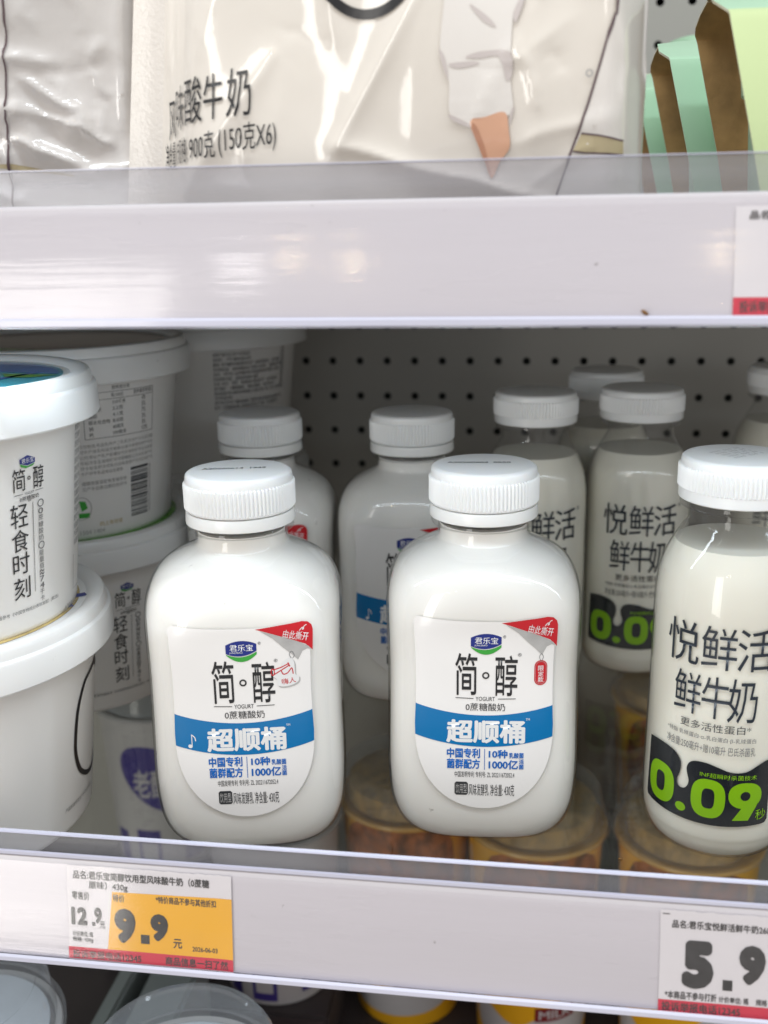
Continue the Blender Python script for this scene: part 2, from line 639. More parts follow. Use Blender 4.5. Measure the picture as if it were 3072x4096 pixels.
# ------------------------------------------------------------------ the setting
peg_front = from_bm('back_wall', box_bm(-1.0, 1.0, 0.350, 0.3505, -0.5, 0.9), M['peg'], smooth=False)
tag(peg_front, kind='structure')
back = from_bm('back_wall_cavity', box_bm(-1.0, 1.0, 0.372, 0.38, -0.5, 0.9), M['cavity_shade'], smooth=False)  # black backing sheet: the darkness behind the holes is put into its colour
tag(back, kind='structure')
for nm, x0, x1 in (('unseen_cabinet_side', -1.03, -1.0), ('unseen_cabinet_side', 1.0, 1.03)):  # unseen cabinet sides, added to keep light from leaking in sideways
    tag(from_bm(nm, box_bm(x0, x1, -0.08, 0.38, -0.5, 0.9), M['steel'], smooth=False), kind='structure')
tag(from_bm('unseen_canopy', box_bm(-1.03, 1.03, -0.16, 0.38, 0.9, 0.93), M['steel'], smooth=False), kind='structure')  # unseen top of the cabinet, added only to shut out light from above
tag(from_bm('floor', box_bm(-1.0, 1.0, -0.16, 0.349, -0.297, -0.2755), M['deck_dark'], smooth=False), kind='structure')


# shelves -------------------------------------------------------------
SN, CS = math.sin(math.radians(12.7)), math.cos(math.radians(12.7))


def rail_pt(sh, x, t, off=0.0):
    """point on a shelf's price rail: t up the tilted face from its bottom edge, off out of the face"""
    y0, z0 = sh
    return Vector((x, y0 + t * SN - off * CS, z0 + t * CS + off * SN))


def yz(sh, t, off):
    p = rail_pt(sh, 0, t, off)
    return (p.y, p.z)


LOW = (-0.1015, -0.0107)
UP = (-0.0820, 0.2097)
RX0, RX1 = -0.95, 0.95


def shelf(name, label, sh, deck_z, deck_mat, riser_h, lip=.0007, rib=True):
    t = thing(name, label, 'shelf', (0, 0, deck_z))
    inv = Matrix.Translation((0, 0, -deck_z))

    def part(nm, bm, m, **k):
        bm.transform(inv)
        return from_bm(nm, bm, m, t, **k)
    part('deck', box_bm(-0.97, 0.97, sh[0] + 0.012, 0.348, deck_z - 0.006, deck_z, 0.0008), deck_mat, smooth=False)
    TT = 0.0360
    # white channel: a slab with a curled foot and a stepped head
    prof = [yz(sh, 0.0005, 0), yz(sh, TT, 0), yz(sh, TT + 0.0006, -0.0006), yz(sh, TT + 0.0006, -0.0028), yz(sh, TT - 0.002, -0.003),
            yz(sh, 0.003, -0.003), yz(sh, 0.0005, -0.006), yz(sh, -0.0002, -0.003)]
    part('price_rail', prism_x(prof, RX0, RX1), M['rail'], angle=0.4)
    # clear strip held in front of the channel
    cov = [yz(sh, 0.0012, 0.0016), yz(sh, 0.012, 0.0018), yz(sh, 0.024, 0.0018), yz(sh, TT - 0.0012, 0.0014), yz(sh, TT - 0.0012, 0.0010),
           yz(sh, 0.024, 0.0014), yz(sh, 0.012, 0.0014), yz(sh, 0.0012, 0.0012)]
    part('rail_cover', prism_x(cov, RX0, RX1), M['cover'], angle=0.4)
    # foot bead of the strip
    bead = [yz(sh, -0.0014, -0.001), yz(sh, -0.0018, 0.0008), yz(sh, -0.0012, 0.0022), yz(sh, 0.0004, 0.0026), yz(sh, 0.0013, 0.0021), yz(sh, 0.0004, 0.0008), yz(sh, -0.0003, -0.001)]
    part('rail_bead', prism_x(bead, RX0, RX1), M['riser_edge'], angle=0.7)
    # clear upstand
    yt, zt = yz(sh, TT, 0)
    part('riser', box_bm(RX0, RX1, yt + 0.0006, yt + 0.0020, zt - 0.004, zt + riser_h, 0.0003), M['riser'], smooth=False)
    part('riser_lit_lip', box_bm(RX0, RX1, yt + 0.0003, yt + 0.0023, zt + riser_h, zt + riser_h + lip, min(.0003, lip * .3)), M['riser_edge'], smooth=False)  # lilac slab: light caught by the clear top edge, put into its colour
    if rib:
        part('riser_rib', box_bm(RX0, RX1, yt - 0.0004, yt + 0.0005, zt + 0.0006, zt + 0.0024, 0.0003), M['riser_edge'], smooth=False)
    return t


shelf('glass_shelf', 'lower glass shelf carrying the bottles, with a white price rail and low clear upstand', LOW, 0.0, M['glass'], 0.0088)
shelf('upper_shelf', 'upper shelf under the cream bags, with a broad white price rail and clear upstand', UP, 0.2195, M['steel'], 0.0108, .00035, False)


# price tags ----------------------------------------------------------
def price_tag(sh, x0, t0, w, h, label, draw, skew=0.0):
    root = thing('price_tag', label, 'price tag', rail_pt(sh, x0 + w / 2, t0, 0.0004), 0, 'paper price tags in the shelf rails')
    inv = Matrix.Translation(-root.location)

    def fn(u, v, layer):
        p = rail_pt(sh, x0 + u * w + skew * (1 - v), t0 + (1 - v) * h, 0.0004 + 0.00008 * layer + 0.0003 * max(0, u - 0.93) / 0.07)
        return inv @ p
    a = Art()
    # sheet with a slightly ragged cut edge
    rnd = random.Random(int(x0 * 9000))
    top = [(i / 40, rnd.uniform(-0.006, 0.006)) for i in range(41)]
    a.poly([(1, 1.0), (1, 0.5), (1, 0.0)] + top[::-1][1:-1] + [(0, 0.0), (0.003, 0.5), (0, 1.0)], M['tagpaper'], 0)
    draw(a)
    a.build('paper', fn, root, gu=0.05)
    return root


def tx(a, s, u0, u1, v0, v1, m=None, bold=0.022, layer=2):
    # v runs downwards on a tag: flip
    vs, fs = glyphs(s, bold)
    b = Art()
    b.text(s, u0, u1, -v1, -v0, m or M['tagblack'], bold, layer)
    o = len(a.v)
    a.v += [(p[0], -p[1], p[2]) for p in b.v]
    k = a.mi(m or M['tagblack'])
    for t in b.f:
        a.f.append(tuple(o + i for i in t))
        a.m.append(k)


def draw_left(a):
    a.poly([(0.279, 0.255), (1.0, 0.236), (1.0, 0.866), (0.242, 0.866)], M['yellow'], 1)
    a.poly([(0.0, 0.866), (1.0, 0.866), (1.0, 0.99), (0.0, 0.99)], M['tagred'], 1)
    tx(a, '品名:君乐宝简醇饮用型风味酸牛奶（0蔗糖', .041, .868, .052, .142)
    tx(a, '原味）430g', .137, .375, .155, .250)
    tx(a, '零售价', .03, .139, .274, .362)
    tx(a, '特价', .283, .354, .275, .358)
    tx(a, '*特价商品不参与其他折扣', .544, .905, .262, .338)
    tx(a, '12', .023, .122, .44, .63, bold=.06)
    a.rect(.150, .170, .59, .63, M['tagblack'], 2)
    tx(a, '9', .166, .212, .43, .60, bold=.06)
    tx(a, '元', .197, .230, .575, .648)
    tx(a, '计价单位: 瓶', .027, .155, .695, .752)
    tx(a, '规格: 430g', .027, .155, .757, .815)
    tx(a, '9', .288, .418, .42, .785, bold=.075)
    a.rect(.447, .500, .68, .775, M['tagblack'], 2)
    tx(a, '9', .508, .615, .45, .735, bold=.075)
    tx(a, '元', .643, .696, .695, .795)
    tx(a, '2026-06-03', .757, .908, .762, .812)
    tx(a, '投诉举报电话12345', .025, .446, .892, .980)
    tx(a, '商品信息一扫了然', .592, .968, .888, .978)


def draw_right(a):
    a.poly([(0.0, 0.878), (1.0, 0.878), (1.0, 0.995), (0.0, 0.995)], M['tagred'], 1)
    a.rect(.012, .05, .03, .038, M['tagblack'], 2)
    tx(a, '品名:君乐宝悦鲜活鲜牛奶260', .063, .575, .088, .168)
    tx(a, '5', .121, .287, .278, .748, bold=.08)
    a.rect(.336, .387, .64, .742, M['tagblack'], 2)
    tx(a, '9', .418, .556, .285, .668, bold=.075)
    tx(a, '*本商品不参与打折', .035, .307, .785, .862)
    tx(a, '计价单位: 瓶', .318, .474, .80, .862)
    tx(a, '规格', .511, .57, .80, .862)
    tx(a, '投诉举报电话12345', .018, .432, .895, .985)


def draw_up(a):
    a.poly([(0.0, 0.826), (1.0, 0.826), (1.0, 0.99), (0.0, 0.99)], M['tagred'], 1)
    tx(a, '品名:', .065, .172, .045, .125)
    tx(a, '9', .163, .300, .234, .70, bold=.075)
    tx(a, '投诉举报', .03, .20, .855, .965)


price_tag(LOW, -0.1398, 0.0006, 0.0600, 0.0338, 'white and yellow price tag reading 9.9 with a red foot strip', draw_left, skew=-0.0012)
price_tag(LOW, 0.0627, 0.0002, 0.0597, 0.0338, 'white price tag reading 5.9 with a red foot strip, on the lower rail', draw_right)
price_tag(UP, 0.0738, 0.0012, 0.0597, 0.0312, 'white price tag with red foot strip on the upper rail, cut by the picture edge', draw_up)

# a crumb stuck on the upper rail, and one lying on the glass
def crumb(name, label, loc, s, rz):
    bm = bmesh.new()
    bmesh.ops.create_icosphere(bm, subdivisions=2, radius=1)
    for v in bm.verts:
        v.co *= 1 + 0.25 * noise.noise(v.co * 1.7 + Vector((loc[0] * 90, 0, 0)))
        v.co = Vector((v.co.x * s, v.co.y * s * 0.35, v.co.z * s * 0.45))
    o = from_bm(name, bm, M['crumb'])
    o.location = loc
    o.rotation_euler = (0.2, 0.55, rz)
    return tag(o, label, 'crumb')
crumb('crumb', 'small brown crumb stuck near the bottom of the upper rail', rail_pt(UP, 0.0492, 0.0022, 0.0024), 0.0013, 0.2)
crumb('crumb', 'tiny pale crumb lying on the glass between two front bottles', (0.0555, -0.035, 0.0006), 0.0011, 0.6)


# ------------------------------------------------------------------ yogurt bottles
HB = 0.1483
PROF = catmull([(0.0, .0265, .0240, 3.2), (.0008, .0300, .0272, 3.3), (.003, .0330, .0298, 3.4), (.007, .0355, .0318, 3.5), (.013, .0373, .0331, 3.7),
                (.021, .0381, .0337, 3.9), (.032, .0384, .0339, 4.0), (.050, .0381, .0334, 4.0), (.070, .0379, .0331, 3.9), (.088, .0382, .0336, 3.7),
                (.0965, .0384, .0340, 3.2), (.1025, .0376, .0335, 2.85), (.1075, .0357, .0322, 2.6), (.1113, .0328, .0300, 2.45), (.1145, .0286, .0268, 2.3),
                (.1170, .0239, .0230, 2.15), (.1188, .0203, .0201, 2.05), (.1202, .0184, .0184, 2.0), (.123, .0179, .0179, 2.0), (.1255, .0179, .0179, 2.0)], 6)


def prof_at(z):
    for p, q in zip(PROF[:-1], PROF[1:]):
        if p[0] <= z <= q[0]:
            t = (z - p[0]) / (q[0] - p[0] or 1)
            return [a + (b - a) * t for a, b in zip(p, q)]
    return PROF[-1]


def bottle_body(inset=0.0):
    bm = bmesh.new()
    seg = 160
    rings = []
    for (z, a, b, n) in PROF:
        a, b = a - inset, b - inset
        z = max(z, inset)
        ring = []
        for i in range(seg):
            th = 2 * PI * i / seg
            c, s = math.sin(th), -math.cos(th)
            rr = (abs(c) ** n + abs(s) ** n) ** (-1.0 / n)
            ring.append(bm.verts.new((a * c * rr, b * s * rr, z)))
        rings.append(ring)
    for A, B in zip(rings[:-1], rings[1:]):
        for i in range(seg):
            j = (i + 1) % seg
            bm.faces.new((A[i], A[j], B[j], B[i]))
    bm.faces.new(rings[0][::-1])
    # support ring under the cap
    top = rings[-1]
    if inset:
        bm.faces.new(top)
        return bm
    for (r, z) in ((.0203, .1257), (.0206, .1266), (.0203, .1275), (.0180, .1278)):
        ring = [bm.verts.new((r * math.sin(2 * PI * i / seg), -r * math.cos(2 * PI * i / seg), z)) for i in range(seg)]
        for i in range(seg):
            j = (i + 1) % seg
            bm.faces.new((top[i], top[j], ring[j], ring[i]))
        top = ring
    bm.faces.new(top)
    return bm


def cap_bm(H, R, knurl0, knurl1, bottom, n=84):
    k = R
    prof = [(0, H), (k - .0027, H), (k - .0016, H - .0002), (k - .0008, H - .0008), (k - .0005, H - .0016), (k - .0004, H - .0030),
            (k - .0004, knurl1 + .0006), (k - .00045, knurl1), (k - .00045, (knurl0 + knurl1) / 2), (k - .00045, knurl0), (k - .0001, knurl0 - .0003), (k - .0001, bottom + .0004),
            (k - .0006, bottom), (k - .0028, bottom)]
    return lathe(prof, n * 6, (knurl0 - 1e-5, knurl1 + 1e-5, n, .0009))


def lab_fn(u, v, layer):
    """artwork units (photo-like pixels of the label) -> bottle front"""
    x = (u - 490) * 7.5e-5
    d = v - 1450
    z = .0662 - d * 8.4e-5 - d * d * 4.6e-9
    zz, a, b, n = prof_at(z)
    off = .00014 + .00005 * layer
    y = -b * max(1e-4, 1 - min(1, abs(x) / a) ** n) ** (1 / n)
    # outward direction of the superellipse
    gx = math.copysign((abs(x) / a) ** (n - 1) / a, x)
    gy = -((abs(y) / b) ** (n - 1)) / b
    q = math.hypot(gx, gy)
    return Vector((x + gx / q * off, y + gy / q * off, z))


def lt(a, s, x0, x1, y0, y1, m, bold=0.0, layer=3, rot=0.0):
    b = Art()
    b.text(s, x0, x1, -y1, -y0, m, bold, layer, rot)
    o = len(a.v)
    a.v += [(p[0], -p[1], p[2]) for p in b.v]
    k = a.mi(m)
    for t in b.f:
        a.f.append(tuple(o + i for i in t))
        a.m.append(k)


def arc(x0, ya, xm, ym, x1, yb, n=24):
    out = []
    for i in range(n + 1):
        t = i / n
        x = x0 + (x1 - x0) * t
        # quadratic through the three heights
        ly = ya * (1 - t) * (1 - 2 * t) + ym * 4 * t * (1 - t) + yb * t * (2 * t - 1)
        out.append((x, ly))
    return out


def label_edge(y):
    """half-open label outline: left and right X at height y"""
    w = 355 - 12 * math.sin(PI * min(1, max(0, (y - 1070) / 600)))
    if y > 1630:
        t = min(1, (y - 1630) / 374)
        w = 350 * math.sqrt(max(0, 1 - t ** 2.25))
    return w


def yogurt_label(second):
    a = Art()
    right, left = [], []
    ys = [1100 + i * 20 for i in range(27)] + [1630 + 374 * math.sin(i / 16 * PI / 2) for i in range(1, 17)]
    for y in ys:
        right.append((490 + label_edge(y), y))
        left.append((490 - label_edge(y), y))
    cr = [(490 + 355 - 32 + 32 * math.sin(q), 1110 - 32 * math.cos(q)) for q in [PI / 2 * i / 6 for i in range(6)]]
    cl = [(490 - 355 + 32 - 32 * math.sin(q), 1105 - 32 * math.cos(q)) for q in [PI / 2 * i / 6 for i in range(6)]]
    topw = [(x, 1075 + 12 * math.sin(PI * (x - 160) / 680)) for x in range(200, 800, 30)]
    a.poly(cl[::-1] + topw + cr + right + left[::-1][1:], M['paper_label'], 0)
    # red corner and the grey back of the peeled sheet
    a.poly([(572, 1092), (690, 1078), (800, 1069)] + [(828, 1075), (846, 1092), (852, 1115), (848, 1215), (815, 1180), (760, 1155), (690, 1130), (625, 1108)], M['red'], 2)
    a.poly([(596, 1102), (650, 1118), (720, 1142), (780, 1165), (828, 1192), (846, 1212), (822, 1203), (798, 1212), (775, 1252), (745, 1222), (705, 1188), (655, 1140)], M['peel_and_shadow'], 2)
    lt(a, '由此撕开', 706, 830, 1112, 1152, M['white'], -.004, 3, -.22)
    a.stroke(catmull([(786, 1112), (800, 1098), (808, 1104), (800, 1108), (812, 1092), (822, 1088)], 5), 3.5, M['white'], 3)
    # logo
    top = arc(422, 1166, 498, 1146, 574, 1162)
    bot = arc(422, 1208, 498, 1222, 574, 1196)
    a.poly(top + bot[::-1], M['navy'], 2)
    a.poly(arc(424, 1212, 500, 1226, 574, 1200) + arc(424, 1216, 500, 1250, 574, 1213)[::-1], M['green'], 2)
    lt(a, '君乐宝', 442, 557, 1163, 1197, M['white'], .004)
    lt(a, 'JUNLEBAO', 440, 505, 1200, 1210, M['white'])
    lt(a, '®', 581, 596, 1152, 1167, M['dark'])
    # name
    lt(a, '简', 345, 455, 1243, 1451, M['black'], .006)
    lt(a, '醇', 545, 656, 1252, 1453, M['black'], .006)
    a.stroke([(498 + 14.5 * math.cos(q * PI / 12), 1353 + 13.5 * math.sin(q * PI / 12)) for q in range(24)], 7.5, M['black'], 3, closed=True)
    lt(a, '®', 656, 674, 1240, 1257, M['dark'])
    a.stroke([(347, 1464), (437, 1467)], 3.2, M['dark'], 3)
    a.stroke([(560, 1468), (649, 1466)], 3.2, M['dark'], 3)
    lt(a, 'YOGURT', 448, 545, 1458, 1478, M['dark'], .002)
    lt(a, '0蔗糖酸奶', 398, 597, 1489, 1527, M['dark'], .002)
    # blue band
    tb = [(x, 1503 + 46 * math.sin(PI * min(1, max(0, (x - 138) / 705)))) for x in range(138, 844, 15)]
    bb = [(x, 1656 + 46 * math.sin(PI * min(1, max(0, (x - 138) / 705)))) for x in range(138, 844, 15)]
    clip = lambda p: (490 + max(-label_edge(p[1]) + 0.5, min(label_edge(p[1]) - 0.5, p[0] - 490)), p[1])
    a.poly([clip(p) for p in tb] + [clip((490 + label_edge(1600), 1600))] + [clip(p) for p in bb[::-1]] + [clip((490 - label_edge(1600), 1600))], M['blue'], 2)
    lt(a, '超顺桶', 300, 700, 1570, 1684, M['white'], .034)
    lt(a, 'TM', 702, 722, 1561, 1572, M['white'])
    lt(a, '中国专利', 303, 473, 1709, 1757, M['bluetext'], .030)
    lt(a, '菌群配方', 303, 473, 1761, 1809, M['bluetext'], .030)
    a.stroke([(496, 1711), (496, 1812)], 3, M['bluetext'], 3)
    lt(a, '10种', 517, 613, 1714, 1756, M['bluetext'], .030)
    lt(a, '乳酸菌', 620, 695, 1728, 1755, M['bluetext'], .022)
    lt(a, '1000亿', 517, 667, 1763, 1809, M['bluetext'], .030)
    lt(a, '活', 671, 696, 1759, 1783, M['bluetext'], .022)
    lt(a, '菌', 671, 696, 1784, 1808, M['bluetext'], .022)
    lt(a, '中国发明专利 专利号: ZL 202211672052.4', 343, 649, 1821, 1850, M['dark'])
    r = 8
    a.poly([(343 + r, 1873), (412 - r, 1873), (412, 1873 + r), (412, 1938 - r), (412 - r, 1938), (343 + r, 1938), (343, 1938 - r), (343, 1873 + r)], M['dark'], 2)
    lt(a, '饮用型', 348, 407, 1882, 1930, M['lightgrey'], 0)
    lt(a, '风味发酵乳 净含量: 430克', 416, 650, 1882, 1940, M['dark'])
    if second:
        # music note on the band and a white paper charm
        a.ell(216, 1655, 11, 9, M['white'], 3, 20)
        a.stroke([(225, 1654), (225, 1598)], 4, M['white'], 3)
        a.stroke(catmull([(225, 1600), (240, 1612), (244, 1630)], 4), 5, M['white'], 3)
        sh = catmull([(636, 1318), (640, 1300), (690, 1285), (700, 1258), (735, 1240), (755, 1262), (758, 1320), (776, 1335), (768, 1362), (720, 1378), (672, 1374), (668, 1345)], 5, True)
        a.poly([(x + 6, y + 7) for x, y in sh], M['peel_and_shadow'], 2)  # grey offset copy: the charm's cast shadow drawn into the label colour
        a.poly(sh, M['white'], 3)
        a.stroke(catmull([(742, 1242), (733, 1222), (745, 1208), (757, 1228), (748, 1243)], 5), 2.4, M['grey'], 4)
        lt(a, '嗨人', 690, 760, 1338, 1366, M['red'], .004, 4, .1)
        # a red drawn trumpet
        a.stroke([(648 + 8 * math.cos(q * PI / 10), 1306 + 16 * math.sin(q * PI / 10)) for q in range(20)], 5, M['red'], 4, closed=True)
        a.stroke([(654, 1294), (690, 1284), (726, 1268)], 5, M['red'], 4)
        a.stroke([(654, 1318), (690, 1298), (730, 1276)], 5, M['red'], 4)
        a.stroke([(724, 1262), (733, 1282)], 6, M['red'], 4)
        a.stroke(catmull([(690, 1300), (700, 1318), (722, 1312), (742, 1290), (748, 1320)], 6), 5, M['red'], 4)
    else:
        n = 10
        pts = [(771 + 32 * math.cos(q * PI / n), 1308 - 30 * math.sin(q * PI / n)) for q in range(n + 1)] + [(771 - 32 * math.cos(q * PI / n), 1372 + 30 * math.sin(q * PI / n)) for q in range(n + 1)]
        a.poly(pts, M['red'], 2)
        a.stroke([(771 + (x - 771) * .84, 1340 + (y - 1340) * .9) for x, y in pts], 1.6, M['lightgrey'], 3, closed=True)
        a.stroke(catmull([(771, 1282), (763, 1262), (772, 1246), (782, 1262), (774, 1282)], 5), 2.4, M['grey'], 3)
        for i, ch in enumerate('限定款'):
            lt(a, ch, 757, 786, 1305 + i * 28, 1331 + i * 28, M['white'], .006)
    return a


def date_code(cap, s, H):
    a = Art()
    a.text(s, -.0142, .0104, .0012, .0039, M['ink_grey'], .012, 0)
    return a.build('date_code', lambda u, v, l: Vector((u, v, H + .00006)), cap)


def make_yogurt(loc, rz, label, second, code):
    t = thing('yogurt_bottle', label, 'yogurt bottle', loc, rz, 'white drinking yogurt bottles')
    from_bm('yogurt_filling', bottle_body(.0009), M['yogurt_pet'], t, angle=0.9)
    from_bm('body', bottle_body(), M['wall'], t, angle=0.9)
    c = from_bm('cap', cap_bm(HB, .0211, .1348, .1440, .1337), M['cap'], t, angle=0.5)
    date_code(c, code, HB)
    from_bm('tamper_band', lathe([(.0196, .1334), (.0209, .1333), (.0211, .1326), (.0213, .1296), (.0212, .1288), (.0206, .1284), (.0190, .1284)], 128), M['band'], t)
    yogurt_label(second).build('front_label', lab_fn, t, gu=22, gv=60)
    return t


yA = make_yogurt((0, 0, 0), math.radians(4), 'front white yogurt bottle whose label carries a small red hanging charm', False, 'A20260604  0550')
yB = make_yogurt((-0.0936, -0.0167, 0), math.radians(11), 'front white yogurt bottle whose label shows a red drawn trumpet on a white charm', True, 'A20260614  1949')
yC = dup(yA, (-0.1196, 0.1130, 0), math.radians(4), 'white yogurt bottle behind the trumpet label bottle, its red label corner peeping out', skip=('date_code',))
yD = dup(yB, (-0.0420, 0.1192, 0), math.radians(2), 'shaded white yogurt bottle behind and between the two front yogurt bottles', skip=('date_code',))


# ------------------------------------------------------------------ milk bottles
HM = 0.1546
MP = catmull([(.0195, 0), (.0232, .0008), (.0256, .003), (.0274, .007), (.0284, .013), (.0286, .025), (.0283, .05), (.0280, .08), (.0280, .098), (.0275, .106),
              (.0262, .113), (.0238, .119), (.0208, .1245), (.0184, .1285), (.0173, .1308), (.0172, .1352)], 5)


def milk_fn(dx):
    def fn(u, v, layer):
        th = math.radians(u)
        r = MP[-1][0]
        for p, q in zip(MP[:-1], MP[1:]):
            if p[1] <= v <= q[1]:
                r = p[0] + (q[0] - p[0]) * (v - p[1]) / (q[1] - p[1] or 1)
                break
        r += .00012 + .00006 * layer
        return Vector((r * math.sin(th), -r * math.cos(th), v))
    return fn


def milk_art():
    a = Art()
    k = M['inkblue']
    a.text('悦', -58, -30.5, .0805, .0970, k, -.006)
    a.text('鲜', -28.8, -3.2, .0805, .0970, k, -.006)
    a.text('活', -3.0, 24, .0805, .0970, k, -.006)
    a.text('®', 26, 30, .0952, .0972, k, 0)
    a.text('鲜', -48.5, -26.5, .0612, .0776, k, -.004)
    a.text('牛', -26.0, -6.0, .0610, .0776, k, -.004)
    a.text('奶', -7.0, 14.4, .0602, .0776, k, -.004)
    a.text('更多活性蛋白*', -41.2, 11.4, .0556, .0590, M['dark'], 0)
    a.text('*特指 乳铁蛋白·α-乳白蛋白·β-乳球蛋白', -52.6, 15.7, .0518, .0539, M['grey'], .004)
    a.text('净含量:250毫升+赠10毫升 巴氏杀菌乳', -52.5, 15.9, .0468, .0503, M['grey'], -.008)
    out = catmull([(-73, .0441), (-62, .0449), (-52, .0448), (-44, .0437), (-39.2, .0412), (-38.2, .0388), (-39, .0355), (-40.6, .0331), (-40.2, .0310), (-37.6, .0299),
                   (-34.2, .0302), (-31.8, .0318), (-31.2, .0340), (-33.0, .0372), (-33.2, .0395), (-31, .0416), (-26, .0427), (-18, .0427), (-10, .0416), (-3, .0404), (4, .0400),
                   (11, .0406), (18, .0426), (25, .0444), (30, .0447)], 5)
    out += [(30.4, .0200), (28.5, .0184)] + [(x, .0182 - .0009 * math.sin(PI * (x + 70) / 98)) for x in range(24, -70, -6)] + [(-72, .0184), (-73.6, .0200)]
    a.poly(out, M['shape_dark'], 1)

    def oval(u0, u1, v0, v1, m, ly, p=2.6):
        n = 40
        cu_, cv_ = (u0 + u1) / 2, (v0 + v1) / 2
        pts = []
        for i in range(n):
            th = 2 * PI * i / n
            c, s = math.cos(th), math.sin(th)
            r = (abs(c) ** p + abs(s) ** p) ** (-1 / p)
            pts.append((cu_ + (u1 - u0) / 2 * c * r, cv_ + (v1 - v0) / 2 * s * r))
        a.poly(pts, m, ly)
    oval(-69.5, -42.7, .0203, .0366, M['lime'], 2)
    oval(-60.6, -51.6, .0245, .0327, M['shape_dark'], 3, 3.2)
    oval(-40.6, -32.2, .0201, .0238, M['lime'], 2, 2.0)
    oval(-28.6, -3.6, .0203, .0363, M['lime'], 2)
    oval(-20.6, -11.4, .0243, .0325, M['shape_dark'], 3, 3.2)
    # the nine: bowl, hole and slanting leg
    oval(-1.5, 23.6, .0253, .0360, M['lime'], 2, 2.3)
    oval(7.2, 14.6, .0287, .0324, M['shape_dark'], 3, 2.0)
    a.poly([(9.5, .0262), (22.9, .0290), (23.4, .0303), (14.2, .0203), (2.2, .0203)], M['lime'], 2.5)
    a.text('秒', 19.6, 28.2, .0203, .0247, M['lime'], -.006, 4)
    a.text('INF超瞬时杀菌技术', -23.0, 18.7, .0371, .0391, M['lime'], -.01, 3)
    return a


def make_milk(loc, rz, label):
    t = thing('milk_bottle', label, 'milk bottle', loc, rz, 'clear bottles of fresh milk')
    fill = .1222
    inner = [(r - .0006, z + (.0006 if z < .01 else 0)) for r, z in MP if z < fill]
    rl = inner[-1][0]
    from_bm('milk', lathe([(0, .0006)] + inner + [(rl - .0004, fill), (0, fill - .0003)], 96), M['milk'], t, angle=0.8)
    shell = list(MP) + [(.0190, .1355), (.0206, .1359), (.0208, .1369), (.0206, .1381), (.0180, .1385)]
    from_bm('clear_shell', lathe([(0, 0)] + shell, 96), M['pet'], t, angle=0.9)
    from_bm('cap', cap_bm(HM, .0216, .1432, .1508, .1386), M['cap'], t, angle=0.5)
    milk_art().build('front_print', milk_fn(0), t, gu=5)
    return t


m1 = make_milk((0.0945, -0.0062, 0), 0.0, 'front clear milk bottle with a big lime 0.09 on its dark panel')
m2 = dup(m1, (0.0201, 0.1475, 0), math.radians(26), 'clear milk bottle half hidden right behind the charm label yogurt bottle')
m3 = dup(m1, (0.0758, 0.1621, 0), math.radians(16), 'second row milk bottle whose lime 0.0 shows beside the front milk bottle')
m4 = dup(m1, (0.0618, 0.2336, 0), math.radians(10), 'farthest milk bottle, only its grey shaded cap and shoulder showing between two other caps')
m5 = dup(m1, (0.1690, 0.2522, 0), math.radians(10), 'milk bottle at the back, its cap cut by the right picture edge')
# stamped code on the front milk cap
cp = [c for c in m1.children if c.name.startswith('cap')][0]
a = Art()
for k in range(5):
    rr = random.Random(k)
    s = ''.join(rr.choice('0123456789') for _ in range(11))
    a.text('|' * 3 + '| ||| || |||'[:rr.randint(6, 11)], -.006, .009, -.003 + k * .0028, -.0014 + k * .0028, M['lightgrey'], -.012, 0)
a.build('date_code', lambda u, v, l: Vector((u * .77 - v * .64, u * .64 + v * .77, HM + .00006)), cp)


# ------------------------------------------------------------------ yogurt tubs
TH, TR, TS, TT_, TB_ = .0947, .0703, .0172, .0627, .0545
ZB = TH - .0028


def tub_fn(u, v, layer):
    r = TB_ + (TT_ - TB_) * v / (TH - TS) + .00012 + .00006 * layer
    th = math.radians(u)
    return Vector((r * math.sin(th), -r * math.cos(th), v))


def lid_fn(u, v, layer):
    return Vector((u, v, TH - .0024 + .00008 * (layer + 1)))


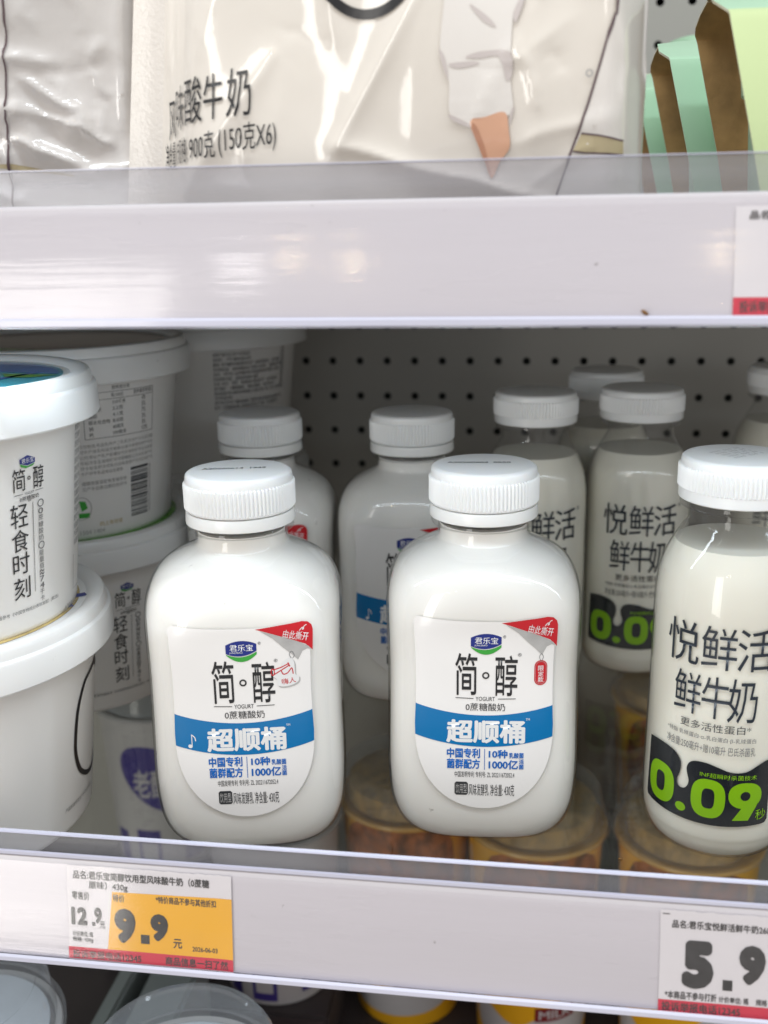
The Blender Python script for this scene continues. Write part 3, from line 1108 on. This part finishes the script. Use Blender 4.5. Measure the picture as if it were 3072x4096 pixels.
def front_art():
    """logo, name and upright title of the tub's front, heights above the tub's foot"""
    a = Art()
    z = lambda q: q - ZB
    a.poly([(65.6, z(.1598)), (68.8, z(.1609)), (72.1, z(.1594)), (72.1, z(.1577)), (68.8, z(.1571)), (65.6, z(.1582))], M['navy'], 1)
    a.poly([(65.7, z(.1580)), (68.8, z(.1568)), (72.1, z(.1575)), (71.0, z(.1566)), (68.0, z(.1562)), (66.0, z(.1570))], M['green'], 1)
    a.text('君乐宝', 66.3, 71.4, z(.1581), z(.1599), M['white'], 0, 2)
    a.text('简', 62.4, 67.6, z(.1481), z(.1565), M['black'], -.004)
    a.text('醇', 71.1, 76.0, z(.1478), z(.1563), M['black'], -.004)
    a.stroke([(69.2 + .55 * math.cos(q * PI / 8), z(.1524) + .00055 * math.sin(q * PI / 8)) for q in range(16)], .35, M['black'], 2, wv=.00035, closed=True)
    a.stroke([(62.8, z(.1468)), (66.4, z(.1469))], .3, M['dark'], 2, wv=.00018)
    a.stroke([(71.8, z(.1470)), (75.7, z(.1470))], .3, M['dark'], 2, wv=.00018)
    a.text('YOGURT', 67.0, 71.3, z(.1464), z(.1473), M['dark'])
    a.text('0蔗糖酸奶', 65.0, 73.5, z(.1441), z(.1459), M['dark'])
    for ch, za, zb in (('轻', .1345, .1436), ('食', .1253, .1338), ('时', .1165, .1248), ('刻', .1067, .1152)):
        a.text(ch, 61.0, 68.2, z(za), z(zb), M['black'], -.002)
    a.text('TM', 68.3, 69.7, z(.1434), z(.1441), M['dark'])
    a.stroke([(70.6, z(.1430)), (70.6, z(.1078))], .22, M['grey'], 1, wv=.0002)
    zz = .1432
    for ch in '○0蔗糖酸奶○能量值≈74千卡':
        h_ = .0022 if ch != '○' else .0030
        a.text(ch, 73.0 if ch != '○' else 72.7, 75.4 if ch != '○' else 75.8, z(zz - h_), z(zz), M['grey'], 0)
        zz -= h_ + .0004
    a.text('*每100g), 能量为310千卡, 数值依据参考《中国食物成分表标准版》(第2版)', 30, 84, .0088, .0106, M['grey'], -.004)
    # side copy
    zz = .0742
    rr = random.Random(5)
    while zz > .026:
        a.text(rr.choice(('乳酸菌添', '产品类型', '贮存条件', '保质期至', '食用方法', '配料生牛乳')), 98.8, 107.5, zz - .0024, zz, M['grey'], 0)
        zz -= .0033
    a.stroke([(98.5, .022), (98.5, .0075), (107, .0072)], .3, M['grey'], 1, wv=.0002)
    a.text('A20260612', 89, 106, .0004, .0034, M['lightgrey'], -.01)
    return a


def loop_art():
    """the black looped stroke on the side of the lower tub"""
    a = Art()
    pts = catmull([(112, .0700), (107.5, .0672), (104, .0655), (97, .0640), (91.5, .0615), (86.5, .0530), (84.6, .0420), (84.8, .0330), (88.5, .0243), (96, .0190), (104, .0182), (109.5, .0215), (112, .027)], 8)
    a.stroke(pts, 2.2, M['black'], 1, wv=.0021)
    a.stroke(catmull([(104, .0655), (108, .0640), (111, .061)], 6), 3.4, M['black'], 1, wv=.0030)
    a.text('产品标准号及生产许可证见盖面', 77, 101, .0102, .0122, M['grey'], -.004)
    return a


def back_art():
    """nutrition table, small print and bar code on the tub's back"""
    a = Art()
    z = lambda q: q - ZB
    g = M['grey']
    st = lambda p, q: a.stroke([p, q], .22, g, 1, wv=.00022)
    L0, R0 = 37, 73.8
    for zz in (.1648, .1614, .1428):
        st((L0, z(zz)), (R0, z(zz - .0003)))
    st((L0, z(.1648)), (L0, z(.1428)))
    st((R0, z(.1645)), (R0, z(.1425)))
    a.text('营养成分表', 50.3, 59.4, z(.1656), z(.1676), g)
    a.text('每100克', 49.9, 56, z(.1620), z(.1641), g)
    a.text('营养素参考值%', 61.5, 73.2, z(.1620), z(.1642), g)
    for i, (n_, q, p) in enumerate((('能量', '310千焦', '4%'), ('蛋白质', '3.2克', '5%'), ('脂肪', '4.1克', '7%'), ('碳水化合物', '8.0克', '3%'), ('钠', '60毫克', '3%'), ('钙', '100毫克', '13%'))):
        zz = .1607 - i * .0030
        a.text(n_, 39, 39 + 2.0 * len(n_), z(zz - .0021), z(zz), g)
        a.text(q, 50.4, 50.4 + 1.35 * len(q), z(zz - .0021), z(zz), g)
        a.text(p, 66.4, 66.4 + 1.2 * len(p), z(zz - .0021), z(zz), g)
    rr = random.Random(3)
    src = '食品生产许可证编号产品标准代号贮存条件冷藏保质期二十一天生产日期见杯体配料生牛乳白砂糖乳清蛋白粉委托方地址电话产地生产商乳业有限公司'
    for i in range(6):
        s = ''.join(rr.choice(src) for _ in range(20 if i < 5 else 11))
        a.text(s, 34, 74 if i < 5 else 55, z(.1384 - i * .0027), z(.1403 - i * .0027), M['lightgrey'], .006)
    for i in range(2):
        s = ''.join(rr.choice(src) for _ in range(11))
        a.text(s, 34, 57, z(.1199 - i * .0028), z(.1220 - i * .0028), M['lightgrey'], .006)
    zz = .1255
    while zz > .0998:
        h_ = rr.choice((.00025, .00045, .0007, .001))
        a.rect(59.4, 70.6, z(zz - h_), z(zz), M['dark'], 1)
        zz -= h_ + rr.choice((.0003, .0005, .0008))
    a.text('6 901234 567890'.replace('6 901234 567890', '||||||||||||||'), 71.4, 72.6, z(.1000), z(.1252), g, -.01)
    a.stroke([(33 + 4.8 * math.cos(q * PI / 12), z(.1085) + .0058 * math.sin(q * PI / 12)) for q in range(24)], .4, M['lightgrey'], 1, wv=.0003, closed=True)
    a.poly([(32, z(.1125)), (35, z(.1120)), (36, z(.1085)), (33, z(.1070))], M['green'], 1)
    a.poly([(31.5, z(.1062)), (36.8, z(.1060)), (36.6, z(.1035)), (31.5, z(.1038))], M['green'], 1)
    a.text('码上有惊喜', 41.5, 54, z(.0984), z(.1006), M['tan'], 0)
    a.text('1504 1404', 31.5, 44, z(.0950), z(.0972), M['lightgrey'], -.01)
    return a


def copy_art():
    a = Art()
    rr = random.Random(11)
    src = '产品名称风味发酵乳类型配料生牛乳食用方法开盖即食贮存条件冷藏净含量保质期产品标准代号食品生产许可证编号地址电话'
    for i in range(14):
        zz = .0815 - i * .0029
        u = 26.0
        while u < 68:
            n = rr.randint(2, 7)
            s = ''.join(rr.choice(src) for _ in range(n))
            a.text(s, u, u + n * 1.7, zz - .0022, zz, M['grey'], .01)
            u += n * 1.7 + rr.choice((.6, 1.2, 2.4))
            if rr.random() < .12:
                break
    a.text('||||||||||||', 73, 76, .052, .080, M['grey'], .01)
    return a


def lid_disc(a, m, r=.0575):
    a.ell(0, 0, r, r, m, 0, 72)


def lid_art(kind):
    a = Art()
    if kind == 'beach':
        lid_disc(a, M['teal'])
        n = 40
        seg = lambda y0, y1, m, ly: a.poly([(math.copysign(1, s) * 0 + x, y) for x, y in
                                            [(-math.sqrt(.0575 ** 2 - y0 * y0), y0), (math.sqrt(.0575 ** 2 - y0 * y0), y0), (math.sqrt(.0575 ** 2 - y1 * y1), y1), (-math.sqrt(.0575 ** 2 - y1 * y1), y1)]
                                            for s in (1,)], m, ly)
        seg(-.016, -.024, M['white'], 1)
        seg(-.024, -.034, M['orange'], 1)
        a.poly([(.0575 * math.cos(q), .0575 * math.sin(q)) for q in [math.radians(216 + 108 * i / 24) for i in range(25)]], M['sky'], 1)
        a.poly([(.0575 * .97 * math.cos(q), .0575 * .97 * math.sin(q)) for q in [math.radians(20 + 120 * i / 24) for i in range(25)]], M['sky'], 1)
        a.stroke([(.022, -.044), (.036, .004), (.042, .022)], .0030, M['royal'], 2)
        a.poly([(.030, .018), (.054, .016), (.046, .008), (.036, .008)], M['leaf'], 2)
    elif kind == 'blue':
        lid_disc(a, M['royal'])
        a.poly([(.0575 * math.cos(q), .0575 * math.sin(q)) for q in [math.radians(-48 + 95 * i / 24) for i in range(25)]], M['tan'], 1)
        a.poly([(.0575 * math.cos(q), .0575 * math.sin(q)) for q in [math.radians(-62 + 16 * i / 8) for i in range(9)]] + [(.02, -.03)], M['orange'], 1)
        a.stroke([(.038, .026), (.056, .006)], .004, M['navy'], 2)
        a.stroke([(.040, .008), (.056, .022)], .004, M['navy'], 2)
        a.text('淳', .010, .019, -.0555, -.047, M['white'], .01, 2)
        a.text('享', -.012, -.003, -.0565, -.048, M['white'], .01, 2)
    elif kind == 'leaf':
        lid_disc(a, M['leaf'])
    elif kind == 'dark':
        lid_disc(a, M['brownprint'])
        a.poly([(.0575 * math.cos(q), .0575 * math.sin(q)) for q in [math.radians(200 + 110 * i / 24) for i in range(25)]], M['leaf'], 1)
    return a


_tub = {}


def make_tub(loc, rz, label, body_art, lid):
    t = thing('yogurt_tub', label, 'yogurt tub', loc, rz, 'white lidded yogurt tubs stacked in pairs')
    if 'body' not in _tub:
        o = from_bm('body', lathe([(0, .0012), (TB_ - .006, .0012), (TB_ - .004, .0), (TB_ - .0012, .0), (TB_ - .0002, .0012), (TB_ + .0001, .0025), (TT_, TH - TS), (TT_ + .0002, TH - TS + .004), (TT_ - .004, TH - TS + .004)], 128), M['tub'], t, angle=0.5)
        _tub['body'] = o.data
        zl = TH - TS
        o2 = from_bm('lid', lathe([(TT_ - .003, zl + .002), (TR - .0014, zl + .0004), (TR - .0004, zl), (TR, zl + .0006), (TR - .0003, zl + .0108), (TR - .0007, zl + .0116), (TR - .0019, zl + .0124),
                                   (TR - .0022, zl + .0152), (TR - .0030, zl + .0166), (TR - .0048, zl + .0172), (TR - .0068, zl + .0170), (TR - .0086, zl + .0162),
                                   (TR - .0100, zl + .0149), (TR - .0112, zl + .0148), (0, zl + .0148)], 160), M['lid'], t, angle=0.5)
        _tub['lid'] = o2.data
    else:
        link('body', _tub['body'], t)
        o2 = link('lid', _tub['lid'], t)
    if lid:
        lid_art(lid).build('lid_picture', lid_fn, o2)
    if body_art:
        body_art.build('body_print', tub_fn, t, gu=4)
    return t


make_tub((-.2201, -.0315, 0), 0, 'front lower white tub with a black looped line, under another tub', loop_art(), 'blue')
make_tub((-.2182, -.0305, ZB), 0, 'front upper white tub with upright black lettering and a colourful beach picture lid', front_art(), 'beach')
make_tub((-.2275, .1104, 0), math.radians(-19), 'second row lower white tub with a green lid, half behind the front yogurt bottle', front_art(), 'leaf')
make_tub((-.2275, .1104, ZB), 0, 'second row upper white tub showing its nutrition table and bar code', back_art(), 'dark')
make_tub((-.1990, .2590, 0), 0, 'back row lower white tub, its lid just showing in the shade', None, 'dark')
make_tub((-.1970, .2550, ZB), 0, 'back row upper white tub showing blocks of small grey print in deep shade', copy_art(), None)


# ------------------------------------------------------------------ bags on the upper shelf
def ridge(x, z, s, seed):
    n = noise.noise(Vector((x * s + seed, z * s * 0.6, seed * 1.7)))
    return 1 - abs(n) * 2.2


DZ = 0.2197


def crinkles(n, x0, x1, z0, z1, seed, w=.0014, h=.0016, ln=.016):
    r = random.Random(seed)
    out = []
    for _ in range(n):
        x, z = r.uniform(x0, x1), r.uniform(z0, z1)
        a, l = r.uniform(0, PI), r.uniform(.4, 1.3) * ln
        out.append((x, z, x + l * math.cos(a), z + l * math.sin(a), w * r.uniform(.6, 1.6), h * r.uniform(-.6, 1.2)))
    return out


class Bag:
    def __init__(self, xl, xr, y0, bulge, ztop, seed, crumple, sealw, gus, creases=()):
        self.__dict__.update(locals())

    def edges(self, z):
        t = (z - .257) / .05
        return self.xl(t), self.xr(t)

    def front(self, x, z):
        l, r = self.edges(z)
        s = x - l - self.sealw
        a = 1 / (1 + math.exp(-(s - .010) / .0042)) if self.sealw else min(1, max(0, s / .02)) ** .6
        e = r - x
        b = min(1.0, max(0.0, e / self.gus)) ** .55
        # the film swells above its folded foot
        hz = (z - DZ) / .1
        sw = .55 + .45 * math.sin(min(1.2, max(0, hz)) * PI / 2)
        y = self.y0 - self.bulge * a * b * sw
        c = self.crumple
        fade = min(1, max(0, s / .01)) if self.sealw else 1
        y -= fade * c * (.0075 * noise.noise(Vector((x * 17 + self.seed, z * 12, self.seed))) + .0010 * ridge(x, z, 30, self.seed + 3))
        for (ax, az, bx, bz, w, h) in self.creases:
            dx, dz = bx - ax, bz - az
            q = dx * dx + dz * dz
            t = max(0.0, min(1.0, ((x - ax) * dx + (z - az) * dz) / q))
            wob = .0012 * noise.noise(Vector((t * 4, ax * 50, self.seed)))
            px, pz = ax + dx * t - x + wob, az + dz * t - z + wob
            d = math.hypot(px, pz)
            y -= h * math.exp(-d / w) * (.35 + .65 * math.sin(PI * min(1, max(0, t))) ** .5)
        return y

    def pt(self, x, z, off=0.0):
        h = .0006
        dx = (self.front(x + h, z) - self.front(x - h, z)) / (2 * h)
        dz = (self.front(x, z + h) - self.front(x, z - h)) / (2 * h)
        n = Vector((dx, -1, dz)).normalized()
        p = Vector((x, self.front(x, z), z))
        return p + n * off

    def mesh(self, nx=150, nz=110):
        bm = bmesh.new()
        F, B = [], []
        for k in range(nz + 1):
            z = DZ + .0004 + (self.ztop - DZ) * k / nz
            l, r = self.edges(z)
            fr, br = [], []
            for i in range(nx + 1):
                x = l + (r - l) * i / nx
                fr.append(bm.verts.new((x, self.front(x, z), z)))
            for i in range(1, nx, 6):
                x = l + (r - l) * i / nx
                u = i / nx
                top = 1 - .75 * (k / nz) ** 1.5
                br.append(bm.verts.new((x, self.y0 + .0006 + .05 * math.sin(PI * u) ** .6 * top, z)))
            F.append(fr)
            B.append(br)
        for k in range(nz):
            for i in range(nx):
                f = bm.faces.new((F[k][i], F[k][i + 1], F[k + 1][i + 1], F[k + 1][i]))
                f.material_index = 1 if (self.sealw and F[k][i].co.x - self.edges(F[k][i].co.z)[0] < self.sealw) else 0
            for i in range(len(B[0]) - 1):
                bm.faces.new((B[k][i], B[k + 1][i], B[k + 1][i + 1], B[k][i + 1]))
            bm.faces.new((F[k][0], F[k + 1][0], B[k + 1][0], B[k][0]))
            bm.faces.new((F[k][-1], B[k][-1], B[k + 1][-1], F[k + 1][-1]))
        for k in (0, nz):
            ring = F[k] + B[k][::-1]
            bm.faces.new(ring if k else ring[::-1])
        return bm


def put_bag(name, label, bag, m, art, loc):
    t = thing(name, label, 'bag', loc, 0, 'plastic bags of yogurt on the upper shelf')
    bm = bag.mesh()
    bm.transform(Matrix.Translation(-Vector(loc)))
    from_bm('film', bm, m, t, angle=1.2)
    if art:
        L0 = Vector(loc)
        art.build('print', lambda u, v, l: bag.pt(u, v, .0004 + .0001 * l) - L0, t, gu=.002, gv=.002)
    return t


bag1 = Bag(lambda t: -.1215 + .0058 * t, lambda t: .0505 - .001 * t, -.034, .026, .345, 2.0, 0.75, .0115, .012,
           [(-.1015, .350, -.1025, .2780, .0020, .0022), (-.047, .345, -.0445, .2900, .0030, .0020), (-.0120, .3120, -.0460, .2590, .0040, .0030), (-.0445, .2620, .0220, .2440, .0025, .0025),
            (.0330, .350, .0425, .2850, .0022, .0028), (.0425, .3000, .0428, .2500, .0025, .0030), (-.075, .345, -.060, .318, .003, .0016), (-.062, .2900, -.098, .2480, .0050, .0022), (.012, .262, .040, .268, .002, .0012)] + crinkles(16, .015, .048, .245, .320, 5, h=.0012) + crinkles(12, -.095, .01, .245, .315, 8, w=.002, h=.0009, ln=.022))
b = Art()
K = M['black']
tz = lambda s, x0, x1, z0, z1, m=K, bo=0.0, sh=.16: b.text(s, x0, x1, z0, z1, m, bo, 2, .10, sh)
tz('风', -.1036, -.0998, .2664, .2782)
tz('味', -.0995, -.0951, .2688, .2822)
tz('酸', -.0943, -.0872, .2702, .2838)
tz('牛', -.0866, -.0800, .2710, .2842)
tz('奶', -.0786, -.0708, .2715, .2856)
tz('净含量', -.1062, -.1008, .2572, .2656, bo=-.004)
tz('/规格:', -.1004, -.0941, .2585, .2662, bo=-.004)
tz('900克', -.0932, -.0836, .2594, .2672, bo=-.008)
tz('(150克X6)', -.0824, -.0637, .2604, .2698, bo=-.008)
b.stroke([(-.0330 + .0150 * math.cos(q * PI / 32), .3135 + .0150 * math.sin(q * PI / 32)) for q in range(64)], .0028, K, 1, closed=True)
# printed coat sleeve with folds, a bare forearm, and the coat's edge
b.poly([(.0400, .345), (.0393, .3001), (.0385, .2945), (.0317, .2699), (.0231, .2455), (.0240, .235), (.0505, .235), (.0505, .345)], M['cloth'], 1)
b.poly(catmull([(-.0085, .330), (-.0101, .3023), (-.0115, .2876), (-.0090, .2790), (-.0087, .2698), (-.0030, .2670), (.0030, .2690), (.0099, .2699), (.0094, .2798), (.0099, .2951), (.0125, .3013), (.016, .330)], 6, True), M['cloth'], 1)
M['skin_shade'] = mat('printed_skin_shade', S(194, 140, 112), 0.14, coat=0.6, coat_rough=0.03)
b.poly(catmull([(-.0026, .2676), (.0020, .2690), (.0078, .2700), (.0090, .2650), (.0093, .2600), (.0063, .2560), (.0039, .2512), (.0018, .2560), (.0002, .2600)], 5, True), M['skin'], 2)
b.poly(catmull([(-.0022, .2668), (-.0008, .2664), (.0016, .2610), (.0034, .2540), (.0039, .2514), (.0018, .2560), (.0002, .2600)], 5, True), M['skin_shade'], 3)
for pts in ([(-.0118, .2880), (-.0110, .2840), (-.0092, .2795), (-.0100, .2850)], [(-.004, .2855), (.001, .2868), (.0092, .2862), (.0098, .2800), (.0080, .2790), (.0060, .2850), (.0, .2850)],
            [(-.0028, .2995), (.0024, .2960), (.0050, .2930), (.001, .2950)], [(-.009, .2700), (-.003, .2672), (-.003, .2662), (-.0078, .2682)], [(.0095, .2700), (.0106, .2712), (.0092, .2662)], [(.0100, .2965), (.0125, .3013), (.0132, .300), (.0108, .2940)],
            [(-.009, .2838), (-.002, .2842), (.0, .2835), (-.006, .2826)]):
    b.poly(catmull(pts, 5, True), M['cloth_shade'], 3)
b.stroke(catmull([(.0394, .345), (.0393, .3001), (.0385, .2945), (.0352, .2820), (.0317, .2699), (.0270, .2560), (.0225, .2420)], 6), .0007, M['lineprint'], 3)
b.poly([(.0306, .2637), (.0360, .2630), (.0430, .2614), (.0432, .2574), (.0350, .2580), (.0284, .2585)], M['belt'], 2)
b.stroke([(.0306, .2637), (.0360, .2630), (.0430, .2614)], .0005, M['lineprint'], 3)
b.stroke([(.0284, .2585), (.0350, .2580), (.0432, .2574)], .0005, M['lineprint'], 3)
b.stroke([(.0323 + .0009 * math.cos(q * PI / 8), .2800 + .0009 * math.sin(q * PI / 8)) for q in range(16)], .0004, M['lightgrey'], 3, closed=True)
put_bag('yogurt_bag', 'big cream bag with black lettering and a printed white sleeve, centre of the upper shelf', bag1, [M['film'], M['seal']], b, (-.035, -.02, DZ))

bag2 = Bag(lambda t: -.290 + .004 * t, lambda t: -.1135 + .0035 * t, -.022, .030, .345, 11.0, 1.7, 0.0, .045,
           [(-.175, .2905, -.1409, .2917, .0016, .0030), (-.1503, .2877, -.1346, .2760, .0018, .0042), (-.1346, .2760, -.1340, .2700, .0018, .0042), (-.1340, .2700, -.1270, .2655, .0016, .0036),
            (-.1560, .2685, -.1370, .2600, .0022, .0036), (-.1600, .345, -.1500, .3000, .0030, .0026), (-.1380, .345, -.1300, .3000, .0040, .0030), (-.1300, .2920, -.1260, .2990, .0018, .0026), (-.1280, .2690, -.1300, .2800, .0020, .0020),
            (-.1480, .2620, -.1530, .2850, .0030, .0025), (-.1200, .320, -.1230, .270, .004, .0030)] + crinkles(34, -.170, -.118, .245, .320, 3, w=.0016, h=.0026, ln=.018))
b = Art()
b.stroke(catmull([(-.1475, .345), (-.1500, .3083), (-.1535, .290), (-.1585, .262), (-.160, .245)], 8), .0006, M['lineprint'], 1)
b.ell(-.1598, .2905, .0010, .0010, M['lineprint'], 1, 16)
b.poly([(-.175, .2590), (-.1600, .2585), (-.1400, .2560), (-.1400, .2566), (-.158, .2600), (-.175, .2602)], M['belt'], 1)
put_bag('yogurt_bag', 'crumpled greyish bag left of the cream bag, cut off by the picture edge', bag2, [M['film_grey'], M['seal']], b, (-.20, -.01, DZ))


# ------------------------------------------------------------------ green cartons
def board(pts, th=.0008):
    """thin board through a grid of points given row by row"""
    bm = bmesh.new()
    R_, Cn = len(pts), len(pts[0])
    V1 = [[bm.verts.new(p) for p in r] for r in pts]
    nrm = []
    for i in range(R_):
        for j in range(Cn):
            du = Vector(pts[i][min(j + 1, Cn - 1)]) - Vector(pts[i][max(j - 1, 0)])
            dv = Vector(pts[min(i + 1, R_ - 1)][j]) - Vector(pts[max(i - 1, 0)][j])
            nrm.append(du.cross(dv).normalized())
    V2 = [[bm.verts.new(Vector(pts[i][j]) - nrm[i * Cn + j] * th) for j in range(Cn)] for i in range(R_)]
    for i in range(R_ - 1):
        for j in range(Cn - 1):
            bm.faces.new((V1[i][j], V1[i][j + 1], V1[i + 1][j + 1], V1[i + 1][j])).material_index = 0
            f = bm.faces.new((V2[i][j], V2[i + 1][j], V2[i + 1][j + 1], V2[i][j + 1]))
            f.material_index = 1
    for i in range(R_ - 1):
        for j in (0, Cn - 1):
            q = (V1[i][j], V1[i + 1][j], V2[i + 1][j], V2[i][j])
            bm.faces.new(q if j == 0 else q[::-1]).material_index = 2
    for j in range(Cn - 1):
        for i in (0, R_ - 1):
            q = (V1[i][j], V2[i][j], V2[i][j + 1], V1[i][j + 1])
            bm.faces.new(q if i == 0 else q[::-1]).material_index = 2
    return bm


def make_carton(loc, label, front_mat, seed):
    t = thing('green_carton', label, 'carton', loc, 0, 'green cartons with brown inside')
    h = .0795
    xe = .26
    rr = random.Random(seed)
    wob = lambda: rr.uniform(-.0009, .0009)
    N_ = 10
    xs = [i / N_ for i in range(N_ + 1)]

    def row(y, z, xl, amp=0.0):
        return [(xl + (xe - xl) * s ** 1.5, y, z + amp * math.sin(s * 21 + seed) * (1 - s) ** 2) for s in xs]
    # front panel (leans in towards the top), rounded into the top panel
    fr = [row(.0, 0.0, .0190), row(0.0, h * .5, .0095), row(0.0, h - .004, .0004), row(.0006, h - .0012, -.0001), row(.0028, h, -.0004)]
    from_bm('front_panel', board(fr), [front_mat, M['kraft'], M['cutedge']], t, angle=0.8)
    tp = [row(.0029, h, -.0004), row(.018, h + .0050, -.0026, .0006), row(.040, h + .0115, -.0010, .0012), row(.0595, h + .0135, .0016, .0006)]
    from_bm('top_panel', board(tp), [M['board'], M['kraft'], M['cutedge']], t, angle=0.8)
    ch = [row(.0597, h + .0134, .0016), row(.066, h + .0105, .0004), row(.072, h + .0070, -.0003), row(.0740, h + .0045, -.0001), row(.0745, h + .0018, .0010)]
    from_bm('back_flap', board(ch), [M['board'], M['kraft'], M['cutedge']], t, angle=0.8)
    bk = [row(.0742, h + .0024, .0008), row(.0744, h * .55, .0104), row(.0742, .0008, .0195)]
    from_bm('back_panel', board(bk), [M['board'], M['kraft'], M['cutedge']], t, angle=0.8)
    return t


CZ = DZ + .0003
k1 = make_carton((.0745, -.0400, CZ), 'front pale green carton open at its end, brown board inside, cut by the picture edge', M['board2'], 1)
k2 = make_carton((.0680, .0500, CZ), 'mint green open carton standing between the cream bag and the front carton', M['board'], 4)
k3 = make_carton((.0640, .1400, CZ), 'green carton farthest back, only a sliver showing beside the cream bag', M['board'], 9)
# pots standing inside the cartons
def pot(name, label, loc, r, h):
    o = from_bm(name, lathe([(0, 0), (r * .8, 0), (r * .84, .002), (r * .97, h - .010), (r * 1.06, h - .009), (r * 1.08, h - .004), (r * 1.02, h), (r * .9, h + .001), (0, h + .001)], 64), M['board'])
    o.location = loc
    return tag(o, label, 'pot', 'green lidded pots in the cartons')
pot('lidded_pot', 'pale green pot lid curling inside the front carton', (.1160, .0020, CZ), .0270, .068)
pot('lidded_pot', 'pale green pot lid curling inside the mint green carton', (.1085, .0920, CZ), .0270, .066)
pot('lidded_pot', 'rounded pale green lid rising behind the cartons', (.1150, .2550, CZ), .0240, .116)


# ------------------------------------------------------------------ cups on the shelf below
def cup_fn(u, v, layer):
    r = .0350 + (.0420 - .0350) * v / .118 + .00012 + .00008 * layer
    th = math.radians(u)
    return Vector((r * math.sin(th), -r * math.cos(th), v))


_cup = {}


def make_cup(kind, loc, rz, label):
    t = thing(kind + '_cup', label, 'yogurt cup', loc, rz, 'yogurt cups with clear domed lids on the shelf below')
    if loc[2] < FZ + .01:
        t.scale = (1, 1, TALL)
    if kind not in _cup:
        bm = lathe([(0, .002), (.033, .002), (.034, 0), (.0350, .001), (.0420, .118), (.0440, .1185), (.0446, .1195), (.0440, .1205), (.0412, .1205), (.0405, .119), (0, .1188)], 72)
        body = from_bm('body', bm, M['cup_yellow'] if kind == 'yellow' else M['cup_white'], t, angle=0.5)
        dome = from_bm('dome_lid', lathe([(.0450, .1196), (.0462, .1200), (.0462, .1225), (.0440, .1230), (.0425, .1240), (.0405, .1360), (.0385, .1385), (.0350, .1395), (.0340, .1385), (.0, .1385)], 72), M['dome'], t, angle=0.5)
        fill = from_bm('topping', lathe([(0, .1208), (.030, .1209), (.0375, .1208), (.0372, .130), (.030, .1325), (0, .133)] if kind == 'yellow' else [(0, .1208), (.039, .1208), (.0388, .1216), (0, .1219)], 48), M['oats'] if kind == 'yellow' else M['foil'], t)
        a = Art()
        if kind == 'yellow':
            a.poly(catmull([(-70, .030), (-30, .022), (0, .030), (30, .042), (60, .046), (60, .016), (0, .008), (-70, .010)], 6, True), M['cup_white'], 1)
            a.rect(-8, 34, .026, .034, M['maroon'], 2)
            a.text('MILK', -4, 30, .0275, .0325, M['cup_white'], .02, 3)
            a.poly(catmull([(-52, .056), (40, .060), (46, .113), (-50, .114)], 6, True), M['oat'], 1)
            a.text('奶', 2, 16, .044, .056, M['maroon'], .01, 2)
            a.stroke(catmull([(-85, .012), (-75, .05), (-82, .11)], 6), 4, M['cup_white'], 1, wv=.004)
        else:
            a.poly([(40 * math.cos(q * PI / 16), .074 + .024 * math.sin(q * PI / 16) - .010 * math.cos(q * PI / 16)) for q in range(32)], M['purple'], 1)
            a.text('老酸奶', -27, 27, .060, .082, M['cup_white'], .02, 2)
            a.rect(-60, -44, .004, .03, M['purple'], 1)
            a.rect(-30, -4, .004, .034, M['purple'], 1)
            a.rect(-26, -8, .010, .024, M['cup_white'], 2)
            a.rect(22, 46, .008, .028, M['purple'], 1)
        pr = a.build('body_print', cup_fn, t, gu=6, gv=.01)
        _cup[kind] = [o.data for o in (body, dome, fill, pr)]
    else:
        for nm, d in zip(('body', 'dome_lid', 'topping', 'body_print'), _cup[kind]):
            link(nm, d, t)
    return t


FZ = -.2753
TALL = 1.295
make_cup('yellow', (-.058, .205, FZ), 0, 'yellow domed cup seen through the glass between the two front yogurt bottles')
make_cup('yellow', (.026, .185, FZ), .2, 'yellow domed cup under the glass right of the charm label bottle, foot below the rail')
make_cup('yellow', (.119, .180, FZ), -.1, 'yellow domed cup under the front milk bottle, foot showing at the lower right corner')
make_cup('yellow', (.124, .300, FZ + .069), .1, 'yellow domed cup farther back, seen through the glass left of the front milk bottle')
make_cup('yellow', (-.010, .300, FZ), .4, 'yellow domed cup farthest back under the glass, nearly all in the dark')
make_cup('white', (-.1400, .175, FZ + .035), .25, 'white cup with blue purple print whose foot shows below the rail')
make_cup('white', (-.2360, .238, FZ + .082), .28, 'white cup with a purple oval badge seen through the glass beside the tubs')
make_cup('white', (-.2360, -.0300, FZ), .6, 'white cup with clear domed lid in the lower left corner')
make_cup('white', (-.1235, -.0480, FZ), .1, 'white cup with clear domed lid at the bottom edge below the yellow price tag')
# trays the shorter cups stand on
for (x0, x1, y0, y1, h_, lab) in ((-.277, -.195, .197, .281, .0816, 'low grey tray lifting the purple badge cup'), (-.182, -.100, .134, .217, .0346, 'low grey tray under the white cup with blue purple print'),
                                  (.082, .166, .258, .343, .0686, 'low grey tray under the farther yellow cup on the right')):
    tag(from_bm('display_tray', box_bm(x0, x1, y0, y1, FZ, FZ + h_, .002), M['deck_dark']), lab, 'tray', 'grey trays on the bottom shelf')
tag(from_bm('red_liner', box_bm(-.172, .07, -.10, .133, FZ - .0001, FZ + .0018, .0005), M['red_liner'], smooth=False), 'dark red liner lying on the bottom shelf', 'liner')
for x0, x1, lab in ((-.2040, -.1750, 'broad grey green divider bar running into the depth under the glass'), (-.2235, -.2130, 'narrow grey green divider bar left of the broad bar')):
    tag(from_bm('divider_bar', box_bm(x0, x1, -.02, .132, FZ + .002, -.196, .002), M['bar']), lab, 'divider bar')
